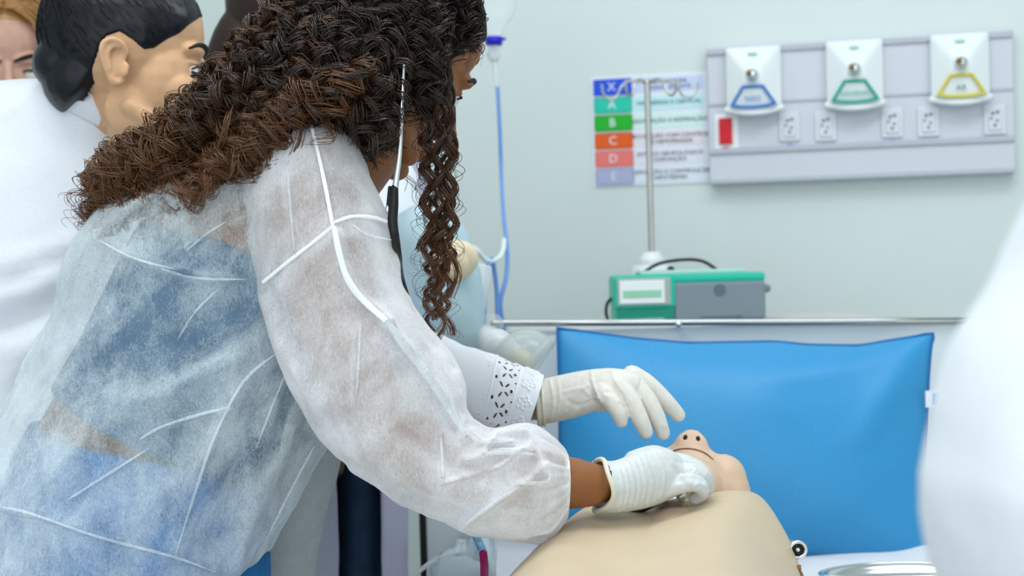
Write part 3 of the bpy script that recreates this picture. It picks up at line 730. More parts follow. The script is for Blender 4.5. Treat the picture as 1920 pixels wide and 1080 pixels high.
kp = (cb[0][:, 0] < .050) & (cb[0][:, 2] > -.05)
mk('foam_cap', xf(shell(sel(cb, kp), .006), MR, Mt), M['cap'], hd)
gq = P(1496, 1031, 1.60)
sk_ = mk('shoulder_socket', join(tube([gq + .0088 * (math.cos(a) * RT + math.sin(a) * UP) for a in np.linspace(0, math.tau, 30)], .0022, 8, 1), tube([gq + .006 * FW, gq - .001 * RT + .03 * FW], .007, 14, smooth=False)), M['chrome'], mn)
mk('socket_hole', tube([gq + .003 * FW, gq - .0005 * FW], .0078, 18, smooth=False, dome=False), M['black'], sk_)

# ------------------------------------------------------------------ woman in the gown
cw = thing('person', 'woman with long dark brown curls in a see-through white gown bending over manikin', 'person', P(230, 488, 1.64) * (1, 1, 0))
cR, ct = head_frame(P(738, 119, 1.62), cdir(.72, -.42, .55), cdir(.46, .89, 0), .97)
TOR = [(455, 285, 690, 330, 1.62, .085), (390, 320, 690, 415, 1.62, .135), (300, 390, 665, 540, 1.62, .15), (230, 520, 590, 660, 1.62, .135), (170, 640, 520, 760, 1.62, .125), (110, 740, 480, 860, 1.62, .12), (55, 840, 480, 980, 1.63, .135), (5, 960, 490, 1110, 1.64, .15), (-10, 1100, 480, 1240, 1.64, .15), (20, 1260, 420, 1330, 1.64, .12)]
hipR, hipL = P(215, 1210, 1.55), P(225, 1210, 1.73)
footR, footL = np.array([hipR[0] + .02, hipR[1] - .02, .06]), np.array([hipL[0] + .06, hipL[1] + .02, .06])
armR = [P(575, 330, 1.50), P(590, 420, 1.49), P(640, 620, 1.475), P(700, 785, 1.47), P(790, 852, 1.465), P(940, 888, 1.465), P(1070, 906, 1.475), P(1122, 908, 1.492)]
armL = [P(590, 345, 1.74), P(625, 520, 1.75), P(690, 700, 1.74), P(775, 790, 1.71), P(900, 850, 1.68), P(960, 868, 1.66)]
cb_ = body_person(cw, (cR, ct), TOR, ([P(735, 150, 1.62), P(690, 240, 1.62), P(610, 330, 1.62), P(520, 420, 1.62)], [.056, .054, .062, .07]),
                  [(armR, [.052, .050, .044, .037, .038, .035, .0275, .0215]), (armL, [.052, .047, .040, .036, .029, .026])],
                  [(hipR, footR), (hipL, footL)], M['skin_b'], M['lip_b'])
hand(cw, 'bare_hand', [(940, 850, 945, 890, 1.67, .014), (975, 850, 975, 895, 1.66, .014), (1010, 862, 1010, 895, 1.66, .012)],
     [([(1005, 866 + 8 * k, 1.66 + .012 * k), (1030, 872 + 6 * k, 1.66 + .012 * k), (1042, 885 + 4 * k, 1.66 + .012 * k)], [.0085, .008, .0065]) for k in range(4)] + [([(970, 880, 1.65), (995, 895, 1.645), (1015, 900, 1.645)], [.010, .009, .007])], M['skin_b'])
# clothes under the gown
mk('tank_top', loft([(345, 395, 655, 560, 1.62, .146), (282, 425, 640, 600, 1.62, .150), (222, 535, 590, 680, 1.62, .143), (165, 645, 528, 770, 1.62, .132), (118, 722, 500, 905, 1.62, .128)], 48, 6, False, .007), M['navy'], cw)
JE = [(80, 792, 492, 872, 1.625, .137), (40, 870, 490, 1000, 1.63, .145), (5, 960, 492, 1110, 1.64, .155), (-12, 1100, 484, 1240, 1.64, .155), (20, 1260, 424, 1330, 1.64, .12)]
mk('jeans', join(loft(JE, 48, 5, True, .008), *[tube(leg_pts(a, b), [r + .012 for r in LR], 20, 5) for a, b in ((hipR, footR), (hipL, footL))]), M['jeans'], cw)
for f in (footR, footL): mk('shoe', tube([f + (-.05, 0, -.018), f + (.06, 0, -.024), f + (.16, 0, -.034)], [.042, .042, .03], 16), M['shoe'], cw)

# the gown: body, far front panel, sleeve, cuff ruffle, seams
GW = [(520, 262, 655, 270, 1.62, .085), (420, 288, 685, 320, 1.62, .140), (300, 335, 690, 415, 1.62, .158), (205, 402, 690, 530, 1.62, .168), (150, 480, 650, 630, 1.62, .168), (118, 570, 622, 725, 1.62, .166),
      (76, 655, 612, 790, 1.62, .166), (40, 730, 603, 835, 1.62, .17), (0, 800, 577, 882, 1.62, .172), (-40, 880, 548, 938, 1.62, .178), (-80, 990, 508, 1012, 1.63, .186), (-110, 1120, 458, 1112, 1.63, .192), (-120, 1300, 425, 1300, 1.63, .195), (-120, 1550, 400, 1550, 1.63, .19)]
GL = [([(260, 825), (301, 801), (430, 763)], 6, .009), ([(126, 938), (188, 898), (279, 841)], 5, .009), ([(527, 656), (457, 715), (403, 817), (371, 908), (328, 1043)], 14, .016),
      ([(513, 621), (430, 677), (322, 731), (242, 758), (54, 946)], 24, .014), ([(0, 951), (54, 962), (188, 1008), (328, 1045), (408, 1075)], 6, .010), ([(300, 500), (365, 521), (462, 524)], 5, .009),
      ([(333, 637), (365, 586), (408, 543)], 5, .007), ([(537, 699), (510, 758), (473, 908), (440, 1060)], 10, .013), ([(185, 450), (300, 505), (410, 520)], 6, .009),
      ([(520, 620), (400, 640), (250, 640), (170, 700)], 30, -.012), ([(560, 760), (500, 900), (430, 1080)], 12, .012), ([(350, 470), (420, 425), (470, 410)], 6, .008), ([(480, 770), (440, 900), (400, 1000)], 10, -.010)]
def gdisp(V):
    V = wrinkle(V, .010, 5.5, 3); V = wrinkle(V, .0045, 11, 14, (1, 1, .6)); V = wrinkle(V, .0026, 21, 9)
    return creases(V, GL)
gv, gf = loft(GW, 160, 14, False, disp=gdisp)
gown = mk('gown', (gv, gf), M['gown'], cw)
fl = loft([(560, 800, 640, 800, 1.74, .03), (540, 860, 634, 860, 1.74, .03), (500, 960, 612, 960, 1.74, .03), (460, 1080, 590, 1080, 1.74, .03), (420, 1300, 560, 1300, 1.74, .03), (400, 1540, 545, 1540, 1.74, .03)], 40, 8, False, disp=lambda V: wrinkle(V, .005, 8, 5))
mk('gown_panel', fl, M['flap'], cw)
SL = [(468, 300, 575, 214, 1.52, .050), (462, 345, 648, 248, 1.505, .068), (468, 430, 700, 330, 1.50, .076), (488, 530, 735, 440, 1.495, .078), (505, 600, 752, 540, 1.49, .078), (535, 690, 800, 610, 1.48, .078), (570, 765, 850, 668, 1.475, .078),
      (622, 838, 871, 722, 1.47, .078), (700, 910, 874, 775, 1.465, .076), (800, 957, 915, 805, 1.46, .072), (880, 988, 955, 800, 1.46, .070), (950, 1006, 992, 797, 1.462, .066), (1020, 1003, 1026, 818, 1.466, .058), (1058, 965, 1056, 846, 1.470, .043), (1066, 952, 1066, 858, 1.472, .034)]
SLC = [([(724, 600), (782, 676), (827, 738), (871, 822)], 7, .018), ([(871, 862), (938, 849), (1004, 849), (1027, 884)], 7, .012), ([(827, 813), (831, 907), (938, 876), (995, 835)], 6, .009), ([(973, 907), (1027, 902), (1027, 871)], 4, .008),
       ([(871, 987), (960, 920), (1027, 875)], 7, .010), ([(628, 440), (640, 500), (672, 560), (724, 600)], 11, .015), ([(675, 610), (672, 680), (668, 760)], 7, .008), ([(540, 330), (545, 400), (552, 470)], 5, .006), ([(880, 810), (900, 830), (960, 830)], 5, .010),
       ([(905, 850), (930, 815), (985, 812)], 5, .010), ([(760, 800), (830, 860), (900, 880)], 22, -.012), ([(610, 300), (680, 380), (725, 420)], 8, .006), ([(500, 560), (530, 650), (600, 760)], 12, .010), ([(650, 870), (730, 920), (860, 965)], 14, -.008), ([(855, 700), (862, 740), (868, 790)], 6, .008)]
def sdisp(V):
    V = wrinkle(V, .0055, 9, 21); V = wrinkle(V, .0030, 22, 33, (1, 1, .6))
    # gathered elastic at the cuff
    nu, nv = V.shape[:2]
    for i in range(nu):
        k = max(0, (i / (nu - 1) - .80) / .20)
        if k:
            c = V[i].mean(0); q = np.array([math.sin(j / nv * math.tau * 11 + 3 * k) + .6 * math.sin(j / nv * math.tau * 23 + 1 + 5 * k) for j in range(nv)])
            V[i] += (V[i] - c) * (q * .075 * math.sin(min(1, k * 1.1) * 2.6))[:, None]
    return creases(V, SLC)
sv, sf = loft(SL, 120, 14, False, disp=sdisp)
slv = mk('gown_sleeve', (sv, sf), M['sleeve'], cw)
mk('gown_sleeve', loft([(560, 300, 660, 270, 1.74, .06), (560, 420, 700, 380, 1.75, .065), (590, 600, 745, 520, 1.75, .065), (640, 760, 800, 650, 1.73, .06), (740, 860, 860, 740, 1.71, .055), (860, 900, 900, 800, 1.68, .045), (930, 890, 945, 835, 1.665, .03)], 40, 6, False), M['sleeve'], cw)
for nm, pts, r in (('shoulder_seam', [(579, 219), (597, 290), (612, 360), (624, 425)], .0020), ('armhole_seam', [(624, 425), (590, 452), (545, 487), (492, 530)], .0018), ('front_seam', [(624, 418), (660, 406), (700, 408), (726, 416)], .0018),
                   ('sleeve_seam', [(626, 425), (636, 475), (650, 520), (676, 558), (724, 602)], .0032)):
    mk(nm, ribbon(on_surf(sv, pts, .001), np.array([.8, 1, .9, 1.1, 1, .9]) * r * 1.05), M['seam'], slv)
mk('elastic_cuff', tube([P(1061 + 5 * math.cos(a), 905 + 47 * math.sin(a) + 3 * math.sin(9 * a), 1.473 - .035 * math.cos(a)) for a in np.linspace(0, math.tau, 40)], .0022, 8, 1), M['seam'], slv)

for pts, r in (([(260, 825), (301, 801), (365, 780), (430, 763)], .0013), ([(126, 938), (188, 898), (279, 841)], .0011), ([(0, 951), (54, 962), (188, 1008), (328, 1045), (408, 1075)], .0012), ([(300, 503), (365, 521), (462, 524)], .0011),
               ([(333, 637), (365, 586), (408, 543)], .0009), ([(537, 699), (515, 750), (480, 840)], .0010), ([(527, 656), (457, 715), (403, 817), (371, 908), (328, 1043)], .0013), ([(185, 450), (250, 484), (330, 505)], .0010), ([(350, 470), (385, 440), (425, 415)], .0009), ([(590, 835), (545, 920), (500, 1010)], .0010)):
    mk('gown_fold', ribbon(on_surf(gv, pts, .0006), np.array([.15, 1, .7, 1, .8, .1]) * r * 1.35), M['fold'], gown)
for pts, r in (([(724, 600), (782, 676), (827, 738), (871, 815)], .0036), ([(871, 862), (938, 849), (1004, 852)], .0014), ([(827, 820), (831, 900)], .0010), ([(973, 907), (1027, 902), (1027, 875)], .0012), ([(675, 612), (672, 680), (668, 740)], .0009), ([(540, 330), (545, 400), (552, 470)], .0009), ([(871, 985), (920, 948), (975, 912)], .0014), ([(660, 420), (690, 440), (735, 450)], .0008), ([(880, 815), (905, 828), (960, 826)], .0012)):
    mk('gown_fold', ribbon(on_surf(sv, pts, .0006), np.array([.3, 1, .75, 1, .8, .1]) * r * 1.5), M['fold'], slv)

# her gloved right hand holding the manikin's jaw
DH = 1.545
gl = hand(cw, 'glove', [(1112, 957, 1102, 862, 1.49, .033), (1126, 960, 1124, 862, 1.497, .034), (1152, 962, 1152, 864, 1.507, .034), (1190, 957, 1188, 850, 1.52, .030), (1225, 949, 1222, 840, 1.535, .028), (1262, 933, 1255, 842, 1.55, .026), (1288, 920, 1278, 858, 1.56, .020)],
     [([(1240, 864, 1.60), (1280, 868, 1.60), (1310, 882, 1.605), (1320, 900, 1.61)], [.0115, .0105, .0100, .0085]),
      ([(1250, 874, 1.575), (1290, 876, 1.575), (1316, 888, 1.58), (1324, 908, 1.59)], [.0115, .0110, .0100, .0085]),
      ([(1255, 895, 1.552), (1292, 886, 1.550), (1318, 893, 1.557), (1326, 915, 1.57)], [.0120, .0112, .0100, .0085]),
      ([(1240, 918, 1.535), (1278, 907, 1.532), (1308, 908, 1.538), (1316, 922, 1.55), (1304, 934, 1.56)], [.0120, .0105, .0092, .0085, .0078]),
      ([(1190, 868, 1.56), (1225, 855, 1.60), (1255, 862, 1.635), (1275, 872, 1.645)], [.014, .0125, .011, .009])], M['latex_c'], .0015, 3,
     [([(1158, 866), (1168, 915), (1160, 958)], 3, .0012), ([(1166, 862), (1178, 912), (1170, 956)], 2.6, .0012), ([(1176, 860), (1189, 910), (1181, 956)], 2.6, .0012), ([(1186, 856), (1200, 908), (1192, 953)], 2.6, .0012), ([(1196, 852), (1211, 905), (1202, 952)], 2.6, .0010),
      ([(1206, 850), (1223, 900), (1214, 948)], 2.4, .0008), ([(1226, 842), (1246, 890), (1238, 936)], 2.4, .0009), ([(1232, 840), (1262, 870), (1294, 908)], 4.5, .0028), ([(1306, 880), (1298, 892), (1312, 886)], 2.4, .0012), ([(1298, 914), (1312, 906), (1322, 914)], 2.4, .0012), ([(1270, 866), (1300, 872), (1318, 884)], 5, -.0015), ([(1268, 902), (1298, 897), (1318, 902)], 5, -.0015)],
     cut=lambda x, y, d: ~(((x < 1121 + 27 * np.sqrt(np.clip(1 - ((y - 909) / 50) ** 2, 0, 1))) & (d < 1.505)) | (x < 1111)))
rimp = [(1122, 957), (1150, 940), (1150, 905), (1136, 880), (1104, 862)]
mk('glove_rim', tube([P(1121 + 13 * math.cos(a) + 14 * max(0, math.cos(a)) + 5 * math.sin(3 * a), 910 + 49 * math.sin(a), 1.497 - .037 * math.cos(a)) for a in np.linspace(0, math.tau, 30)], .0026, 10, 2), M['latex_rim'], gl)

# ---- curls
rng = np.random.default_rng(7)
def scalp(n, cond, grow=.006, edge=872):
    out = []
    while len(out) < n:
        v = rng.normal(size=3); v /= np.linalg.norm(v)
        q = np.array([-.012, 0, .046]) + v * (np.array([.099, .076, .090]) + grow)
        if cond(v) and PX(cR @ q + ct)[0] < edge: out.append(q)
    return np.array(out) @ cR.T + ct
hm1 = xf(ell((-.02, .004, .055), (.122, .088, .112)), cR, ct)
back = loft([(650, -60, 760, 160, 1.60, .06), (560, -10, 690, 215, 1.58, .085), (470, 100, 590, 215, 1.55, .075), (400, 165, 490, 262, 1.53, .06), (330, 225, 400, 310, 1.53, .05), (270, 272, 330, 330, 1.55, .035), (235, 300, 270, 330, 1.57, .015)], 32, 5)
hb_ = remesh(join(hm1, back), .006, 6)
hl_ = (hb_[0] - ct) @ cR; kp = (hl_[:, 0] < np.interp(hl_[:, 2], [.0, .06, .10], [.018, .030, .045])) & (PX(hb_[0])[0] < 866)
hair = mk('hair', sel(hb_, kp), M['hair_dark'], cw)
groups = []
def add(P0, P1, P2, P3, R, wl, nper, rad, cl, pn=.16, js=.6, **k):
    n = len(P0); rp = lambda a: np.repeat(a, nper, 0)
    ph = np.repeat(rng.uniform(0, 6.28, n), nper) + rng.normal(0, pn, n * nper)
    J = lambda a, s: rp(a) + rng.normal(0, s, (n * nper, 3))
    groups.append(strands(J(P0, .004 * js), J(P1, .003 * js), J(P2, .0025 * js), J(P3, .003 * js), rp(R) * rng.uniform(.85, 1.15, n * nper), rp(wl) * rng.uniform(.998, 1.002, n * nper) * np.repeat(rng.choice([-1, 1], n), nper), rng.uniform(.7, 1.25, n * nper) * rad,
                          ph=ph, clump=(rng.normal(0, cl, n * nper), rng.normal(0, cl, n * nper)), **k))
U = rng.uniform
# long hair flowing down her back
EB = np.array([(162, 425), (205, 418), (160, 345), (300, 398), (345, 385), (400, 318), (462, 318), (505, 262), (560, 225), (610, 216), (655, 240), (700, 288)], float)
def ends(q, jit):
    fi = q * (len(EB) - 1); i0 = np.minimum(fi.astype(int), len(EB) - 2); fr = (fi - i0)[:, None]
    return EB[i0] * (1 - fr) + EB[i0 + 1] * fr + rng.normal(0, jit, (len(q), 2))
for q0, q1, n, t1 in ((0, .40, 100, 1.0), (.40, .62, 80, .8), (.62, 1, 80, .16)):
    q = q0 + (q1 - q0) * rng.random(n); E = ends(q, 12); E[:, 1] -= np.abs(rng.normal(0, 16, n))
    P0 = scalp(n, lambda v: v[1] < .45 and v[2] > -.35 and v[0] < .5)
    x0, y0, d0 = PX(P0); L = np.hypot(E[:, 0] - x0, E[:, 1] - y0) / 520; up = U(-.6, .50, n)
    de = 1.585 - .125 * np.clip(q / .35, 0, 1) + rng.normal(0, .014, n)
    P1 = Pv(x0 - 150 * L + rng.normal(0, 18, n), y0 - 15 * up + 20 + rng.normal(0, 18, n), np.minimum(d0, 1.60) - .03)
    P2 = Pv(E[:, 0] + 135 * L + rng.normal(0, 22, n), E[:, 1] - 45 - 95 * L * np.clip(up, 0, 1), de - .012 + rng.normal(0, .012, n))
    add(P0, P1, P2, Pv(E[:, 0], E[:, 1], de), U(.0055, .0105, n), U(.024, .048, n), 9, .00068, .0011, npts=96, tip0=0, tip1=t1)
# shorter layered curls showing on top of the mass, each in its own direction
n = 420; u = rng.random(n); ctr = np.array([(730, 50), (640, 70), (540, 120), (450, 180), (370, 235), (290, 290), (215, 345)], float)
fi = u * (len(ctr) - 1); i0 = np.minimum(fi.astype(int), len(ctr) - 2); fr = (fi - i0)[:, None]
C = ctr[i0] * (1 - fr) + ctr[i0 + 1] * fr; wdt = np.interp(u, [0, .2, .5, .8, 1], [150, 120, 78, 54, 34])
off = U(-.50, 1, n); C = C + np.outer(off, [.45, .9]) * wdt[:, None]
dd = np.interp(u, [0, .2, .5, .8, 1], [1.52, 1.495, 1.468, 1.485, 1.54]) + .045 * off ** 2 + rng.normal(0, .008, n)
ln = U(.6, 1.3, n); an = rng.normal(2.45, .42, n); dx, dy = np.cos(an) * 90 * ln, np.sin(an) * 90 * ln
a0 = Pv(C[:, 0] - dx * .6, C[:, 1] - dy * .6, dd + .006); a3 = Pv(C[:, 0] + dx * .6, C[:, 1] + dy * .6 + 8, dd - .002)
a1 = Pv(C[:, 0] - dx * .3 + rng.normal(0, 14, n), C[:, 1] - dy * .3 - 14, dd - .010); a2 = Pv(C[:, 0] + dx * .3 + rng.normal(0, 14, n), C[:, 1] + dy * .3 - 6, dd - .010)
for lo, hi, t0, t1 in ((0, .25, 0, .06), (.25, .45, .02, .12), (.45, .66, .08, .42), (.66, 1.01, .30, .95)):
    k = (u >= lo) & (u < hi); m_ = k.sum()
    add(a0[k], a1[k], a2[k], a3[k], U(.0055, .0105, m_), U(.020, .042, m_), 9, .00066, .0010, npts=56, tip0=t0, tip1=t1, ramp=.12)
# hair over the side of the head, falling past the jaw
n = 200; P0 = scalp(n, lambda v: v[1] < .15 and v[2] > .15); x0, y0, d0 = PX(P0)
ex = U(650, 828, n); ey = np.interp(ex, [650, 700, 740, 760, 800, 850], [235, 285, 270, 175, 225, 170]) + rng.normal(0, 22, n) - np.abs(rng.normal(0, 30, n))
k = (ex > 738) & (ex < 785); ey[k] = np.minimum(ey[k], 185)
dd = U(1.495, 1.535, n)
P1 = Pv(x0 * .5 + ex * .5 + rng.normal(0, 22, n), y0 - 10, np.minimum(d0, 1.55) - .035); P2 = Pv(ex + rng.normal(0, 18, n), y0 * .5 + ey * .5, dd - .01)
add(P0, P1, P2, Pv(ex, ey, dd), U(.0050, .0095, n), U(.026, .040, n), 7, .0007, .0014, npts=60, tip0=0, tip1=.10)
# front hairline and the outline of the crown
n = 150; P0 = scalp(n, lambda v: v[0] > .2 and v[2] > .1, .012, 894); x0, y0, d0 = PX(P0)
ex = x0 + U(-20, 25, n); ey = y0 + U(10, 80, n); ex = np.minimum(ex, 886 + rng.normal(0, 6, n)); ey = np.where(ex > 830, np.minimum(ey, 98 + rng.normal(0, 6, n)), ey)
add(P0, Pv(np.minimum(x0 + 12, 894), y0 - 18, d0 - .01), Pv(np.minimum(ex + 6, 893), ey - 40, d0 - .02), Pv(ex, ey, d0 - .015), U(.004, .007, n), U(.018, .028, n), 7, .0007, .0013, npts=44, tip0=0, tip1=.06)
# far side of the head
n = 60; P0 = scalp(n, lambda v: v[1] > .1 and v[2] > -.2 and v[0] < .6); x0, y0, d0 = PX(P0)
e3 = Pv(np.clip(x0 - U(0, 120, n), 470, 820), y0 + U(120, 260, n), d0 + .05)
add(P0, Pv(x0 - 20, y0 - 20, d0 + .04), Pv(x0 - 50, y0 + 70, d0 + .06), e3, U(.005, .009, n), U(.024, .036, n), 6, .0008, .0014, npts=44, tip0=0, tip1=.3)
strand_obj('curl_strands', groups, M['curl'], hair)
# long ringlets hanging in front, and loose curls at the ends
groups = []
a = lambda x, y, d: Pv([x], [y], [d])
for xa, xb, xc, ye, d, R_, w_ in ((800, 794, 812, 590, 1.515, .0048, .036), (808, 800, 800, 470, 1.52, .0052, .034), (815, 818, 806, 620, 1.525, .0058, .040), (824, 822, 822, 640, 1.51, .0050, .038), (832, 838, 828, 600, 1.52, .0056, .042),
                             (838, 850, 846, 560, 1.515, .0044, .044), (842, 852, 832, 628, 1.53, .0060, .046), (840, 847, 836, 470, 1.535, .0042, .040), (812, 806, 818, 540, 1.54, .0050, .040), (826, 830, 840, 480, 1.54, .0056, .036)):
    add(a(xa, 120, d), a(xb, 280, d), a(xb * .4 + xc * .6, 450, d), a(xc, ye, d), np.array([R_]), np.array([w_]), 20, .00055, .0015, pn=.10, js=.3, npts=130, tip0=.03, tip1=.95, ramp=.3, taper=.4)
n = 18; xs = U(790, 845, n)
add(Pv(xs, U(140, 240, n), np.full(n, 1.53)), Pv(xs, np.full(n, 300.), np.full(n, 1.525)), Pv(U(780, 855, n), np.full(n, 400.), np.full(n, 1.53)), Pv(U(780, 855, n), U(420, 640, n), np.full(n, 1.535)), U(.006, .012, n), U(.035, .05, n), 2, .00036, .001, npts=90, tip0=.1, tip1=.9)
n = 80; q = rng.random(n) * .85; E = ends(q, 12); E[:, 1] += U(0, 22, n); E[:, 0] -= 8
dq = np.interp(E[:, 0], [150, 300, 500], [1.56, 1.485, 1.44])
add(Pv(E[:, 0] + 80, E[:, 1] - 100, dq), Pv(E[:, 0] + 45, E[:, 1] - 80, dq - .005), Pv(E[:, 0] + 12, E[:, 1] - 45, dq - .006), Pv(E[:, 0], E[:, 1], dq), U(.006, .011, n), U(.022, .034, n), 6, .0006, .0010, npts=70, tip0=.55, tip1=1.0, ramp=.3)
n = 40; E = ends(rng.random(n) * .3, 14); dq = np.full(n, 1.56)
add(Pv(E[:, 0] + 80, E[:, 1] - 90, dq), Pv(E[:, 0] + 50, E[:, 1] - 80, dq), Pv(E[:, 0] + 5, E[:, 1] - 50, dq), Pv(E[:, 0] - 10, E[:, 1], dq), U(.008, .014, n), U(.018, .03, n), 2, .00045, .0008, npts=70, tip0=.5, tip1=.9, ramp=.3)
n = 60; P0 = scalp(n, lambda v: v[2] > -.1 and v[1] < .6 and v[0] < .7, .03); x0, y0, d0 = PX(P0)
add(P0, P0 + unit(P0.mean(0) - ct) * .01, Pv(x0 + rng.normal(0, 14, n), y0 - 5, d0 - .01), Pv(np.minimum(x0 + rng.normal(0, 22, n), 890), y0 + U(5, 40, n), d0), U(.004, .008, n), U(.014, .022, n), 2, .0004, .001, npts=40, tip0=0, tip1=.2)
strand_obj('ringlet_strands', groups, M['curl'], hair)

# ------------------------------------------------------------------ stethoscope
sc_ = thing('stethoscope', 'black stethoscope with steel ear tube worn by the curly haired woman', 'stethoscope', P(742, 420, 1.47))
mk('ear_tube', tube([P(757, 124, 1.475), P(755, 160, 1.47), P(752, 220, 1.465), P(749, 290, 1.462), P(742, 345, 1.46), P(739, 372, 1.46)], [.0019, .0021, .0024, .0028, .0032, .0032], 12, 5), M['chrome'], sc_)
mk('tubing', tube([P(740, 352, 1.46), P(738, 385, 1.459), P(736, 415, 1.459), P(741, 448, 1.462), P(746, 480, 1.50), P(748, 505, 1.545), P(756, 540, 1.58), P(790, 640, 1.60), P(850, 780, 1.60), P(925, 920, 1.585), P(975, 972, 1.565), P(1030, 987, 1.55), P(1100, 982, 1.55), P(1160, 970, 1.55), P(1215, 948, 1.56), P(1255, 925, 1.58)], [.0038, .0050, .0052, .0046, .0044, .0044, .0044, .0044, .0044, .0044, .0046, .0046, .0046, .0046, .0046, .0046], 12, 5), M['black'], sc_)
mk('spring_clip', tube([P(731, 352, 1.462), P(729, 372, 1.462), P(727, 392, 1.462)], .0020, 8), M['black'], sc_)
mk('ear_tip', ell(P(727, 393, 1.462), (.0028, .0028, .0052)), M['chrome'], sc_)
mk('chest_piece', tube([P(1255, 930, 1.585), P(1258, 922, 1.60)], .018, 24, smooth=False), M['chrome'], sc_)

# ------------------------------------------------------------------ woman with the black bun
bw = thing('person', 'dark-haired woman with a low bun in white lab coat, reaching over manikin', 'person', P(0, 488, 2.02) * (1, 1, 0))
bR, bt = head_frame(P(247, 134, 1.87), cdir(.98, -.02, .20), cdir(.02, .99, 0), 1.07)
BT = [(90, 215, 275, 300, 2.0, .07), (10, 225, 320, 360, 2.0, .13), (-60, 300, 310, 480, 2.01, .15), (-120, 450, 260, 650, 2.02, .14), (-160, 640, 190, 820, 2.02, .125), (-190, 850, 180, 1000, 2.02, .14), (-190, 1010, 170, 1120, 2.02, .14), (-150, 1130, 130, 1190, 2.02, .11)]
bh = [P(-10, 1080, 1.94), P(0, 1080, 2.10)]; bf = [np.array([h[0] + .02, h[1], .06]) for h in bh]
bA = [P(320, 400, 1.97), P(480, 500, 1.97), P(680, 630, 1.94), P(800, 690, 1.86), P(930, 738, 1.75), P(1008, 755, 1.69), P(1030, 753, 1.68)]
bL = [P(250, 330, 2.14), P(330, 520, 2.18), P(420, 680, 2.18), P(540, 740, 2.14), P(640, 760, 2.08)]
body_person(bw, (bR, bt), BT, ([P(228, 170, 1.88), P(195, 230, 1.93), P(150, 300, 1.98)], [.056, .058, .07]), [(bA, [.050, .046, .040, .038, .032, .0215, .018]), (bL, [.05, .045, .038, .033, .027])],
            list(zip(bh, bf)), M['skin_l'], M['lip'])
def hcap(hfun, extra, grow=.007, vox=.003):
    c = remesh(join(ell((-.012, 0, .046), (.099 + grow, .076 + grow, .090 + grow)), ell((.042, 0, .052), (.044 + grow, .060 + grow, .048 + grow)), ell((-.055, 0, -.012), (.052, .058, .05)), *extra), vox, 4)
    V = c[0]; sd = V[:, 2] - np.interp(V[:, 0], *hfun); c = sel(c, sd > -.014); V = c[0]
    sd = V[:, 2] - np.interp(V[:, 0], *hfun); k = np.clip((sd + .005) / .012, 0, 1); k = k * k * (3 - 2 * k); c0 = np.array([0, 0, .03])
    return c0 + (V - c0) * (1 - .14 * (1 - k))[:, None], c[1]
mk('hairline', xf(hcap(([-.13, -.02, .015, .04, .06, .085, .12], [-.10, -.06, .0, .05, .068, .080, .095]), [], .005), cR, ct), M['hair_dark'], hair)
hx = ([-.12, -.09, -.055, -.044, -.034, -.026, -.010, .004, .018, .030, .045, .06, .08, .095, .12], [-.075, -.07, -.034, -.016, .010, .026, .032, .024, .013, .016, .028, .038, .060, .088, .13])
bhair = mk('hair', xf(hcap(hx, [ell((-.084, 0, .004), (.034, .046, .032))], .002), bR, bt), M['hair_black'], bw)
bun = remesh(join(ell((-.104, 0, .122), (.030, .036, .028)), *[tube([(-.104 + .030 * math.cos(a), .034 * math.sin(a), .122 + .014 * math.cos(3 * a)) for a in np.linspace(k, k + 4.5, 14)], .012, 8, 2) for k in (0, 2.1, 4.2)]), .003, 3)
mk('hair_bun', xf(bun, bR, bt), M['hair_black'], bhair)
# combed strands lying on the hair
grp = []; n = 1500
v = rng.normal(size=(n * 4, 3)); v /= np.linalg.norm(v, axis=1)[:, None]
p = np.array([-.012, 0, .046]) + v * np.array([.1015, .0785, .0925]); k = p[:, 2] > np.interp(p[:, 0], *hx) + .01; k &= p[:, 0] < .07
p = p[k][:n]; n = len(p); d3 = np.array([-.085, 0, .115])
q1 = p + (d3 - p) * .33; q2 = p + (d3 - p) * .66
def push(a):
    c = np.array([-.012, 0, .046]); r = (a - c) / np.array([.109, .086, .100]); r /= np.linalg.norm(r, axis=1)[:, None]; return c + r * np.array([.1045, .0815, .0955])
grp.append(strands(*[a @ bR.T + bt for a in (p, push(q1), push(q2), np.tile(d3, (n, 1)) + rng.normal(0, .008, (n, 3)))], np.full(n, .0006), np.full(n, .05), np.full(n, .00045), npts=24, ph=rng.uniform(0, 6, n)))
strand_obj('hair_strands', grp, M['hair_black'], bhair)
BC = [(90, 150, 250, 240, 1.925, .075), (45, 156, 290, 290, 1.965, .115), (-30, 172, 345, 380, 2.01, .16), (-120, 230, 345, 500, 2.02, .175), (-190, 350, 310, 640, 2.02, .175), (-230, 540, 260, 800, 2.02, .17), (-250, 760, 235, 960, 2.02, .17), (-260, 980, 230, 1150, 2.02, .175), (-250, 1300, 225, 1350, 2.02, .18), (-245, 1650, 220, 1650, 2.02, .18)]
BL = [([(0, 560), (60, 540), (130, 500)], 14, .012), ([(0, 610), (50, 600), (120, 560)], 12, -.010), ([(0, 500), (80, 470), (150, 450)], 16, .010), ([(0, 220), (40, 190), (60, 170)], 5, .004), ([(20, 700), (60, 660), (110, 620)], 12, .010), ([(120, 170), (190, 200), (250, 260)], 8, .006), ([(0, 660), (40, 650), (90, 640)], 10, .010)]
cv, cf = loft(BC, 96, 10, False, disp=lambda V: creases(wrinkle(wrinkle(V, .007, 5, 41), .002, 14, 2), BL))
ctm = mk('lab_coat', (cv, cf), M['coat'], bw)
mk('coat_collar', shell(loft([(97, 130, 242, 214, 1.895, .064), (94, 138, 250, 228, 1.90, .067), (84, 154, 262, 252, 1.915, .080), (66, 172, 282, 280, 1.95, .10)], 48, 4, False), .004), M['coat'], ctm)
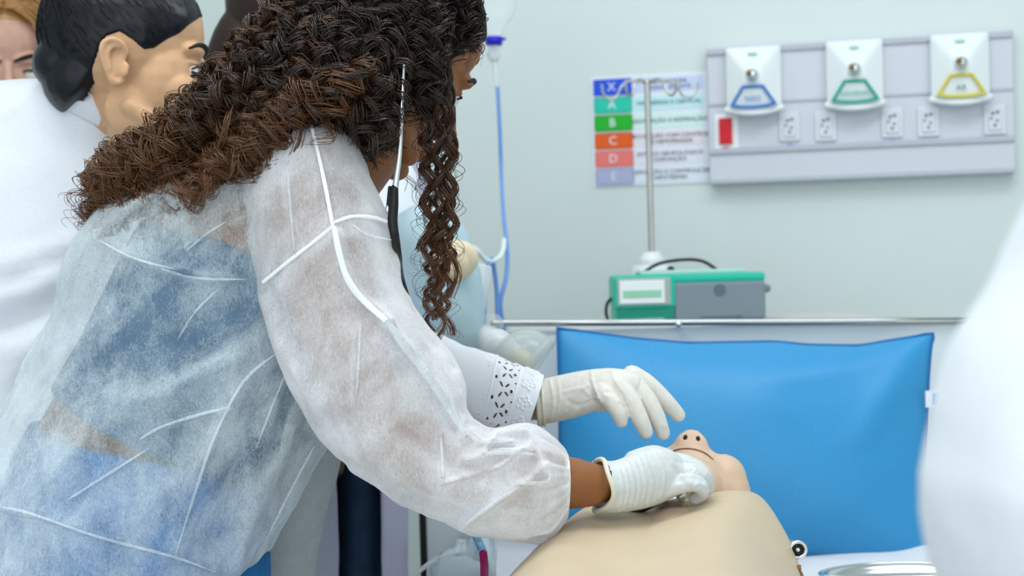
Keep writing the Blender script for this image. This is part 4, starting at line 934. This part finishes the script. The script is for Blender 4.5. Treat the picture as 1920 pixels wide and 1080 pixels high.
# right sleeve ending in a lace cuff
LS = [(300, 470, 340, 340, 1.99, .075), (440, 590, 500, 450, 1.985, .078), (620, 730, 690, 560, 1.95, .076), (740, 800, 800, 615, 1.87, .074), (830, 822, 862, 646, 1.80, .070), (890, 835, 925, 664, 1.755, .066), (935, 836, 975, 686, 1.72, .062), (978, 826, 1018, 708, 1.69, .056)]
nu_, nv_ = 7 * 44 + 1, 300
ls, lf = loft(LS, nv_, 44, False, disp=lambda V: wrinkle(V, .004, 8, 77))
G = ls.reshape(nu_, nv_, 3); cl_ = G.mean(1); s_len = np.concatenate([[0], np.cumsum(np.linalg.norm(np.diff(cl_, axis=0), axis=1))]); s_len = s_len - s_len[-1]   # 0 at the hem
arc = np.linspace(0, 1, nv_, endpoint=False) * .40
sg, ag = np.meshgrid(s_len, arc, indexing='ij')
per = .0222; ag = ag / 1.32; ax_ = (ag % per) - per / 2; band = (sg + .058) / 1.32
hole = (np.hypot(band - .010, ax_) < .0026) | (np.hypot(band + .012, ((ag + per / 2) % per) - per / 2) < .0024) | (np.hypot(band - .013, ((ag + per / 2) % per) - per / 2) < .0019)
for ang in (.6, 2.1, 3.9, 5.4):
    cx_, cy_ = .0058 * math.cos(ang), .0070 * math.sin(ang); u_ = (band - cx_) * math.cos(ang) + (ax_ - cy_) * math.sin(ang); v_ = -(band - cx_) * math.sin(ang) + (ax_ - cy_) * math.cos(ang)
    hole |= (u_ / .0042) ** 2 + (v_ / .0019) ** 2 < 1
hole |= (np.hypot(sg + .090, ((ag) % .0075) - .00375) < .0012)
hole = hole.ravel()
nrm = (G - cl_[:, None]); nrm /= np.linalg.norm(nrm, axis=2)[..., None]
emb = np.zeros_like(sg)                                                   # raised flowers between lace and hem
ag = ag * 1.32; rr_ = np.hypot(sg + .020, (ag % .034) - .017); an_ = np.arctan2((ag % .034) - .017, sg + .020)
emb += .0016 * np.exp(-((rr_ - .0095 - .0022 * np.cos(5 * an_)) / .0014) ** 2) + .0013 * np.exp(-((rr_ - .004) / .0012) ** 2)
emb += .0010 * np.exp(-((sg + .038) / .0012) ** 2) + .0010 * np.exp(-((sg + .080) / .0012) ** 2)
e2 = np.zeros_like(sg); dl_ = np.hypot(band - .010, ax_) * 1.32; e2 += .0012 * np.exp(-((dl_ - .0036) / .0008) ** 2)
G = G + nrm * (emb + e2)[..., None]
ls = G.reshape(-1, 3); lf = [f for f in lf if not all(hole[i] for i in f)]
lsl = mk('lab_coat_sleeve', (ls, lf), M['coat'], bw)
mk('lab_coat_sleeve', loft([(200, 420, 280, 300, 2.14, .07), (270, 560, 380, 470, 2.18, .07), (380, 740, 470, 630, 2.18, .066), (520, 790, 560, 690, 2.14, .055), (610, 800, 640, 720, 2.09, .05)], 32, 5, False), M['coat'], bw)
for h, f in zip(bh, bf):
    mk('trouser_leg', tube(leg_pts(h, f), [r + .012 for r in LR], 18, 5), M['jeans_d'], bw); mk('shoe', tube([f + (-.05, 0, -.018), f + (.06, 0, -.024), f + (.16, 0, -.034)], [.042, .042, .03], 16), M['shoe'], bw)
ug = hand(bw, 'glove', [(1012, 797, 1006, 713, 1.685, .030), (1050, 790, 1050, 703, 1.675, .029), (1095, 778, 1096, 694, 1.665, .026), (1135, 764, 1140, 690, 1.658, .024), (1165, 752, 1176, 694, 1.655, .019), (1190, 740, 1200, 706, 1.655, .013)],
     [([(1128, 735, 1.640), (1146, 752, 1.630), (1160, 775, 1.628), (1165, 790, 1.630)], [.0115, .0105, .0092, .0080]),
      ([(1158, 722, 1.645), (1182, 750, 1.635), (1200, 785, 1.632), (1211, 810, 1.635)], [.0125, .0112, .0100, .0085]),
      ([(1178, 712, 1.66), (1208, 742, 1.652), (1230, 778, 1.65), (1243, 812, 1.655)], [.0125, .0115, .0102, .0085]),
      ([(1185, 704, 1.675), (1215, 722, 1.675), (1250, 755, 1.678), (1272, 778, 1.685)], [.0125, .0118, .0104, .0085]),
      ([(1080, 745, 1.69), (1120, 752, 1.715), (1160, 758, 1.72), (1185, 765, 1.715)], [.015, .0125, .0105, .0085])], M['latex'], .0015, 3,
     [([(1030, 708), (1038, 752), (1032, 790)], 2.6, .0011), ([(1044, 704), (1050, 745), (1042, 788)], 2.2, .0008), ([(1108, 694), (1113, 722), (1128, 754)], 2.8, .0014), ([(1062, 772), (1080, 740), (1102, 722)], 3, .0014), ([(1076, 784), (1098, 752), (1122, 746)], 3, .0013), ([(1142, 690), (1152, 712), (1164, 730)], 2.6, .0010), ([(1058, 735), (1088, 728), (1104, 740)], 3, .0012),
      ([(1066, 752), (1084, 760), (1110, 748)], 4, -.0013), ([(1190, 700), (1200, 708), (1206, 716)], 2.6, .0010), ([(1138, 735), (1162, 738), (1172, 762)], 3.5, -.0016), ([(1160, 752), (1172, 758), (1180, 750)], 2.4, .0010), ([(1232, 806), (1240, 796), (1250, 800)], 2.4, .0010)])
mk('glove_rim', tube([P(1010 + 3 * math.sin(a) - 8 * math.cos(a) * .2, 755 + 43 * math.sin(a), 1.685 - .030 * math.cos(a)) for a in np.linspace(0, math.tau, 30)], .0028, 10, 2), M['latex_rim'], ug)
mk('glove_rim', tube([P(1018 + 3 * math.sin(a), 755 + 42.5 * math.sin(a), 1.683 - .030 * math.cos(a)) for a in np.linspace(0, math.tau, 30)], .0018, 8, 2), M['latex_rim'], ug)

# ------------------------------------------------------------------ blond person behind, person with the resuscitator, person at right
def simple_legs(o, hips, feet, m, sc=1):
    for h, f in zip(hips, feet):
        mk('trouser_leg', tube(leg_pts(h, f), [r * sc + .010 for r in LR], 18, 5), m, o)
        mk('shoe', tube([f + (-.05, 0, -.018), f + (.06, 0, -.024), f + (.16, 0, -.034)], [.042, .042, .03], 16), M['shoe'], o)
bp = thing('person', 'blond person half hidden behind the dark-haired woman at left edge', 'person', P(0, 488, 2.55) * (1, 1, 0))
lR, lt = head_frame(P(22, 118, 2.52), cdir(.25, -.36, -.88), cdir(.05, .92, -.36), 1.08)
h2 = [P(-50, 1000, 2.5), P(40, 1000, 2.56)]; f2 = [np.array([h[0], h[1], .06]) for h in h2]
body_person(bp, (lR, lt), [(-90, 275, 120, 275, 2.56, .06), (-150, 310, 175, 310, 2.56, .09), (-150, 480, 170, 480, 2.56, .10), (-120, 680, 140, 680, 2.56, .09), (-130, 900, 150, 900, 2.56, .1), (-90, 1030, 110, 1030, 2.56, .09)],
            ([P(20, 180, 2.54), P(15, 240, 2.56), P(12, 300, 2.56)], [.052, .053, .065]), [([P(-140, 330, 2.56), P(-165, 560, 2.56), P(-150, 760, 2.52)], [.048, .04, .027]), ([P(165, 330, 2.56), P(190, 560, 2.56), P(180, 760, 2.52)], [.048, .04, .027])], list(zip(h2, f2)), M['skin_p'], M['lip'])
bl = hcap(([-.13, -.02, .03, .055, .075, .12], [-.10, -.09, .02, .055, .080, .11]), [ell((-.06, 0, -.05), (.05, .075, .075))], .001)
bhr = mk('hair', xf(bl, lR, lt), M['blond'], bp)
a = bhr.data.attributes.new('tip', 'FLOAT', 'POINT'); a.data.foreach_set('value', np.full(len(bhr.data.vertices), .25, np.float32))
n = 1100; xx = rng.uniform(-.09, .078, n); sd = rng.choice([-1, 1], n); fr = np.clip((xx + .02) / .10, 0, 1)
zt = .046 + .100 * np.sqrt(np.clip(1 - ((xx + .012) / .110) ** 2, .12, 1))
top_ = np.stack([xx, sd * rng.uniform(0, .006, n), zt + .002], 1)
m1 = np.stack([xx + .012 * fr, sd * rng.uniform(.030, .075, n), zt + .004], 1)
m2 = np.stack([xx * .9 + .010 * fr, sd * rng.uniform(.078, .094, n), .05 - .02 * fr + rng.normal(0, .01, n)], 1)
e3 = np.stack([xx * .75, sd * rng.uniform(.070, .095, n), rng.uniform(-.13, -.03, n)], 1)
strand_obj('hair_strands', [strands(*[q @ lR.T + lt for q in (top_, m1, m2, e3)], np.full(n, .0015), np.full(n, .06), np.full(n, .0012), npts=30, ph=rng.uniform(0, 6, n), tip0=.05, tip1=.8)], M['blond'], bhr)
mk('lab_coat', loft([(-70, 262, 100, 262, 2.56, .06), (-160, 290, 185, 290, 2.56, .11), (-175, 480, 190, 480, 2.56, .13), (-165, 900, 180, 900, 2.56, .13), (-170, 1250, 185, 1250, 2.56, .14)], 40, 5, False), M['coat'], bp)
for s, q in enumerate(([(-140, 320), (-168, 560), (-150, 740)], [(165, 320), (194, 560), (182, 740)])):
    mk('lab_coat_sleeve', tube([P(x, y, 2.56 - .04 * k / 2) for k, (x, y) in enumerate(q)], [.066, .056, .046], 18, 6), M['coat'], bp)
simple_legs(bp, h2, f2, M['jeans_d'])

fp = thing('person', 'person in open pale coat and dark jeans standing behind the curly haired woman', 'person', P(640, 488, 2.24) * (1, 1, 0))
fR, ft = head_frame(P(552, 70, 2.22), cdir(.80, -.25, -.15), cdir(.2, .95, 0))
h3 = [P(684, 1060, 2.20), P(694, 1060, 2.28)]; f3 = [np.array([h[0], h[1], .06]) for h in h3]
fA = [P(700, 350, 2.14), P(722, 470, 2.10), P(735, 560, 2.06), P(775, 500, 2.01), P(805, 462, 1.985)]
body_person(fp, (fR, ft), [(520, 215, 720, 225, 2.24, .06), (485, 260, 770, 270, 2.24, .10), (490, 420, 780, 420, 2.24, .11), (520, 640, 750, 640, 2.24, .10), (570, 800, 745, 800, 2.24, .095), (640, 900, 735, 900, 2.24, .09), (645, 1060, 730, 1060, 2.24, .09), (655, 1120, 720, 1120, 2.24, .07)],
            ([P(560, 110, 2.22), P(590, 170, 2.23), P(620, 250, 2.24)], [.052, .054, .065]), [(fA, [.046, .042, .038, .033, .027]), ([P(520, 320, 2.32), P(500, 540, 2.34), P(560, 720, 2.3)], [.046, .038, .026])], list(zip(h3, f3)), M['skin_p'], M['lip'], lsc=.5)
mk('hair', xf(hcap(([-.13, -.02, .03, .055, .08, .12], [-.16, -.13, .02, .04, .07, .11]), [ell((-.070, 0, -.05), (.055, .07, .10))], .014), fR, ft), M['hair_brown'], fp)
v_, f_ = loft([(560, 200, 690, 215, 2.24, .06), (478, 250, 785, 262, 2.24, .12), (470, 330, 800, 330, 2.24, .135), (480, 480, 795, 480, 2.24, .135), (520, 700, 780, 700, 2.24, .13), (590, 860, 762, 860, 2.24, .125), (600, 1080, 764, 1080, 2.24, .13), (590, 1400, 775, 1400, 2.24, .14)], 90, 14, False, disp=lambda V: wrinkle(V, .005, 8, 55))
x_, y_, d_2 = PX(v_); jj = np.arange(len(v_)) % 90; op = (y_ > 862) & (jj >= 15) & (jj <= 27)
mk('open_coat', shell(sel((v_, f_), ~op), .003), M['coat_l'], fp)
mk('coat_sleeve', tube(fA[:-1] + [P(798, 468, 1.99)], [.068, .060, .052, .044, .036], 18, 6), M['coat'], fp)
mk('coat_sleeve', tube([P(520, 320, 2.32), P(500, 540, 2.34), P(556, 700, 2.3)], [.066, .056, .046], 18, 6), M['coat'], fp)
simple_legs(fp, h3, f3, M['jeans_d'], .50)
mk('jeans', loft([(600, 790, 750, 790, 2.24, .106), (634, 845, 737, 845, 2.24, .104), (635, 960, 738, 960, 2.24, .104), (632, 1080, 738, 1080, 2.24, .106), (650, 1130, 725, 1130, 2.24, .08)], 32, 4), M['jeans_d'], fp)
hand(fp, 'glove', [(790, 480, 798, 432, 1.99, .020), (815, 492, 825, 440, 1.975, .020), (835, 500, 858, 450, 1.965, .017), (848, 500, 868, 458, 1.965, .012)],
     [([(842, 470, 1.955), (868, 468, 1.945), (882, 482, 1.942), (876, 500, 1.945), (862, 517, 1.955)], [.0130, .0125, .0120, .0112, .0095]),
      ([(832, 480, 1.952), (855, 478, 1.940), (866, 495, 1.938), (858, 512, 1.942), (846, 526, 1.955)], [.0130, .0122, .0118, .0108, .0092]),
      ([(822, 488, 1.952), (842, 492, 1.938), (850, 508, 1.936), (842, 524, 1.942)], [.0130, .0118, .0110, .0090]),
      ([(812, 490, 1.955), (828, 500, 1.942), (834, 516, 1.940), (826, 528, 1.945)], [.0120, .0110, .0100, .0080]),
      ([(815, 455, 1.985), (845, 455, 2.01), (868, 475, 2.03), (872, 495, 2.04)], [.0140, .0125, .0110, .0090])], M['latex_y'])

rp_ = thing('person', 'blurred close person in a white coat at the right edge', 'person', P(2800, 488, .66) * (1, 1, 0))
rR, rt = head_frame(P(2750, -520, .66), cdir(-.7, -.25, .6), cdir(-.05, .97, .1))
hq = [P(2650, 2350, .66), P(3000, 2350, .66)]; fq = [np.array([h[0], h[1], .06]) for h in hq]
rA = [P(2380, 180, .64), P(2230, 300, .615), P(2080, 640, .60), P(2000, 900, .60), P(2060, 1120, .64), P(2150, 1260, .70)]
body_person(rp_, (rR, rt), [(2500, 20, 3100, 20, .66, .06), (2320, 140, 3300, 140, .66, .09), (2360, 900, 3260, 900, .66, .10), (2420, 1500, 3200, 1500, .66, .09), (2350, 2100, 3260, 2100, .66, .1), (2450, 2450, 3150, 2450, .66, .09)],
            ([P(2790, -380, .66), P(2800, -150, .66), P(2800, 120, .66)], [.05, .052, .062]), [(rA, [.046, .046, .042, .037, .032, .026]), ([P(3290, 300, .66), P(3330, 1000, .66), P(3300, 1600, .64)], [.046, .036, .026])], list(zip(hq, fq)), M['skin_l'], M['lip'])
mk('hair', xf(hcap(([-.13, -.02, .03, .055, .08, .12], [-.10, -.08, .03, .04, .065, .10]), []), rR, rt), M['hair_brown'], rp_)
mk('white_coat', loft([(2560, -60, 3040, -60, .66, .06), (2300, 110, 3320, 110, .66, .12), (2270, 500, 3350, 500, .66, .13), (2270, 1100, 3340, 1100, .66, .13), (2240, 2100, 3360, 2100, .66, .14), (2220, 3000, 3380, 3000, .66, .15)], 48, 6, False), M['coat'], rp_)
mk('white_coat_sleeve', loft([(2330, 40, 2500, 60, .645, .045), (2170, 70, 2520, 180, .635, .068), (2050, 200, 2460, 290, .61, .068), (1965, 340, 2420, 420, .60, .064), (1880, 520, 2330, 680, .60, .062), (1795, 660, 2270, 850, .60, .060), (1755, 820, 2220, 960, .60, .058), (1740, 930, 2200, 1030, .605, .055), (1765, 1090, 2200, 1120, .63, .052), (1880, 1290, 2220, 1190, .68, .046)], 48, 8, False, disp=lambda V: wrinkle(V, .003, 12, 4)), M['coat'], rp_)
mk('white_coat_sleeve', tube([P(3290, 300, .66), P(3330, 1000, .66), P(3300, 1500, .64)], [.064, .056, .046], 18, 6), M['coat'], rp_)
simple_legs(rp_, hq, fq, M['jeans_d'])

# ------------------------------------------------------------------ bag valve mask
bv = thing('bag_valve_mask', 'pale blue resuscitator bag with clear valve and mask held beside headboard', 'resuscitator', P(850, 560, 1.98))
mk('squeeze_bag', loft([(742, 405, 800, 375, 2.03, .02), (738, 450, 865, 420, 2.02, .055), (745, 510, 895, 490, 2.01, .07), (760, 570, 905, 560, 2.0, .07), (790, 630, 905, 612, 1.99, .055), (835, 672, 900, 642, 1.98, .03), (858, 680, 895, 655, 1.98, .018)], 40, 6, disp=lambda V: wrinkle(V, .003, 12, 8)), M['bag'], bv)
mk('reservoir_bag', loft([(868, 485, 922, 500, 2.10, .01), (872, 530, 916, 540, 2.10, .025), (882, 580, 908, 585, 2.09, .025), (888, 630, 902, 632, 2.05, .012)], 28, 6, disp=lambda V: wrinkle(V, .004, 20, 18)), M['clearw'], bv)
mk('valve', join(tube([P(862, 630, 1.99), P(900, 640, 1.985)], .026, 24, smooth=False), tube([P(905, 632, 1.985), P(922, 610, 1.985)], [.020, .017], 20, smooth=False)), M['clear'], bv)
mk('connector', join(tube([P(908, 640, 1.98), P(958, 668, 1.965)], [.024, .020], 24, smooth=False), tube([P(925, 650, 1.977), P(931, 653, 1.975)], .027, 24, smooth=False)), M['clearw'], bv)
mk('valve_cap', tube([P(950, 662, 1.966), P(980, 678, 1.957)], [.016, .016], 20, smooth=False), mat('yellowish_plastic', (.60, .60, .46), .4), bv)
dom = ell((0, 0, 0), (.048, .048, .045)); dk = dom[0][:, 2] < .012
ax = cdir(.75, -.55, -.1); e1 = unit(np.cross(ax, UP)); e2_ = np.cross(ax, e1)
mk('face_mask', xf(shell(sel(dom, dk), .002), np.stack([e1, e2_, ax], 1), P(985, 682, 1.95) + 0 * ax), M['clear'], bv)
mk('mask_cushion', xf(tube([(.048 * math.cos(a), .048 * math.sin(a), .010) for a in np.linspace(0, math.tau, 30)], .0065, 10, 2), np.stack([e1, e2_, ax], 1), P(985, 682, 1.95)), M['clear'], bv)

# ------------------------------------------------------------------ things lying on the bed
pk = thing('package', 'clear film package with blue printed strip and magenta edge beside manikin', 'package', (P(860, 1050, 1.75)[0], 1.75, MZ))
gw = []; nx, ny = 40, 30
for j in range(ny):
    for i in range(nx):
        u, v = i / (nx - 1), j / (ny - 1)
        x = 800 + 130 * u + (1 - v) * 20 * (1 - u) * 0; y = 1150 - v * (95 + 75 * u); y = max(y, 0)
        d = 1.55 + .33 * v + .02 * u
        gw.append(P(x, y, d) + np.array([0, 0, .006 * noise.noise((u * 6, v * 6, 1)) + .004 * noise.noise((u * 15, v * 14, 5))]))
mk('film', shell((np.array(gw), grid_faces(ny, nx, False)), .002), M['wrap'], pk)
mk('blue_strip', tube([P(886, 990, 1.83), P(897, 1015, 1.80), P(906, 1036, 1.77)], .0055, 8, flat=.3), M['blue_strip'], pk)
mk('magenta_edge', tube([P(906, 1038, 1.70), P(908, 1060, 1.69), P(908, 1090, 1.66), P(908, 1120, 1.64)], .0050, 10, flat=.6), M['magenta'], pk)
mk('folded_edge', join(tube([P(780, 1076, 1.80), P(815, 1050, 1.83), P(850, 1040, 1.85), P(900, 1034, 1.84)], .0032, 8), tube([P(826, 1056, 1.80), P(850, 1050, 1.82), P(880, 1046, 1.82)], .006, 8, flat=.4)), M['clearw'], pk)
mk('carton', box((P(812, 1060, 1.72)[0], 1.66, MZ - .02), (P(905, 1060, 1.72)[0], 1.80, P(860, 1062, 1.74)[2]), .006), M['wrap'], pk, False)

ky = thing('kidney_dish', 'shiny steel kidney dish on the sheet below the pillow', 'dish', P(1690, 1085, 2.02))
c0 = P(1690, 1096, 1.905); c0[2] = MZ + .012
def kid(rx, ry, z): return np.array([c0 + np.array([rx * math.cos(a), ry * (math.sin(a) - .35 * math.cos(a) ** 2), z]) for a in np.linspace(0, math.tau, 48, endpoint=False)])
kr = [kid(.085, .028, 0), kid(.10, .036, .008), kid(.108, .040, .014), kid(.112, .043, .014), kid(.108, .040, .012), kid(.10, .036, .006), kid(.085, .028, -.003)]
mk('bowl', (np.concatenate(kr), [f[::-1] for f in grid_faces(7, 48)] + [tuple(range(48)), tuple(6 * 48 + j for j in range(48))[::-1]]), M['chrome'], ky)
mk('rim', tube(list(kid(.112, .043, .0145)) + [kid(.112, .043, .0145)[0]], .0022, 8, 1), M['chrome'], ky)

bc = thing('braided_cord', 'brown braided cord lying against the manikin shoulder', 'cord', P(1498, 1085, 1.60))
c1 = P(1494, 1062, 1.585); c2 = P(1500, 1120, 1.60)
for k in range(3):
    mk('strand', tube([c1 + (c2 - c1) * t + .003 * np.array([math.cos(t * 22 + k * 2.1), math.sin(t * 22 + k * 2.1), 0]) for t in np.linspace(0, 1, 40)], .0022, 6, 1), M['copper'], bc)
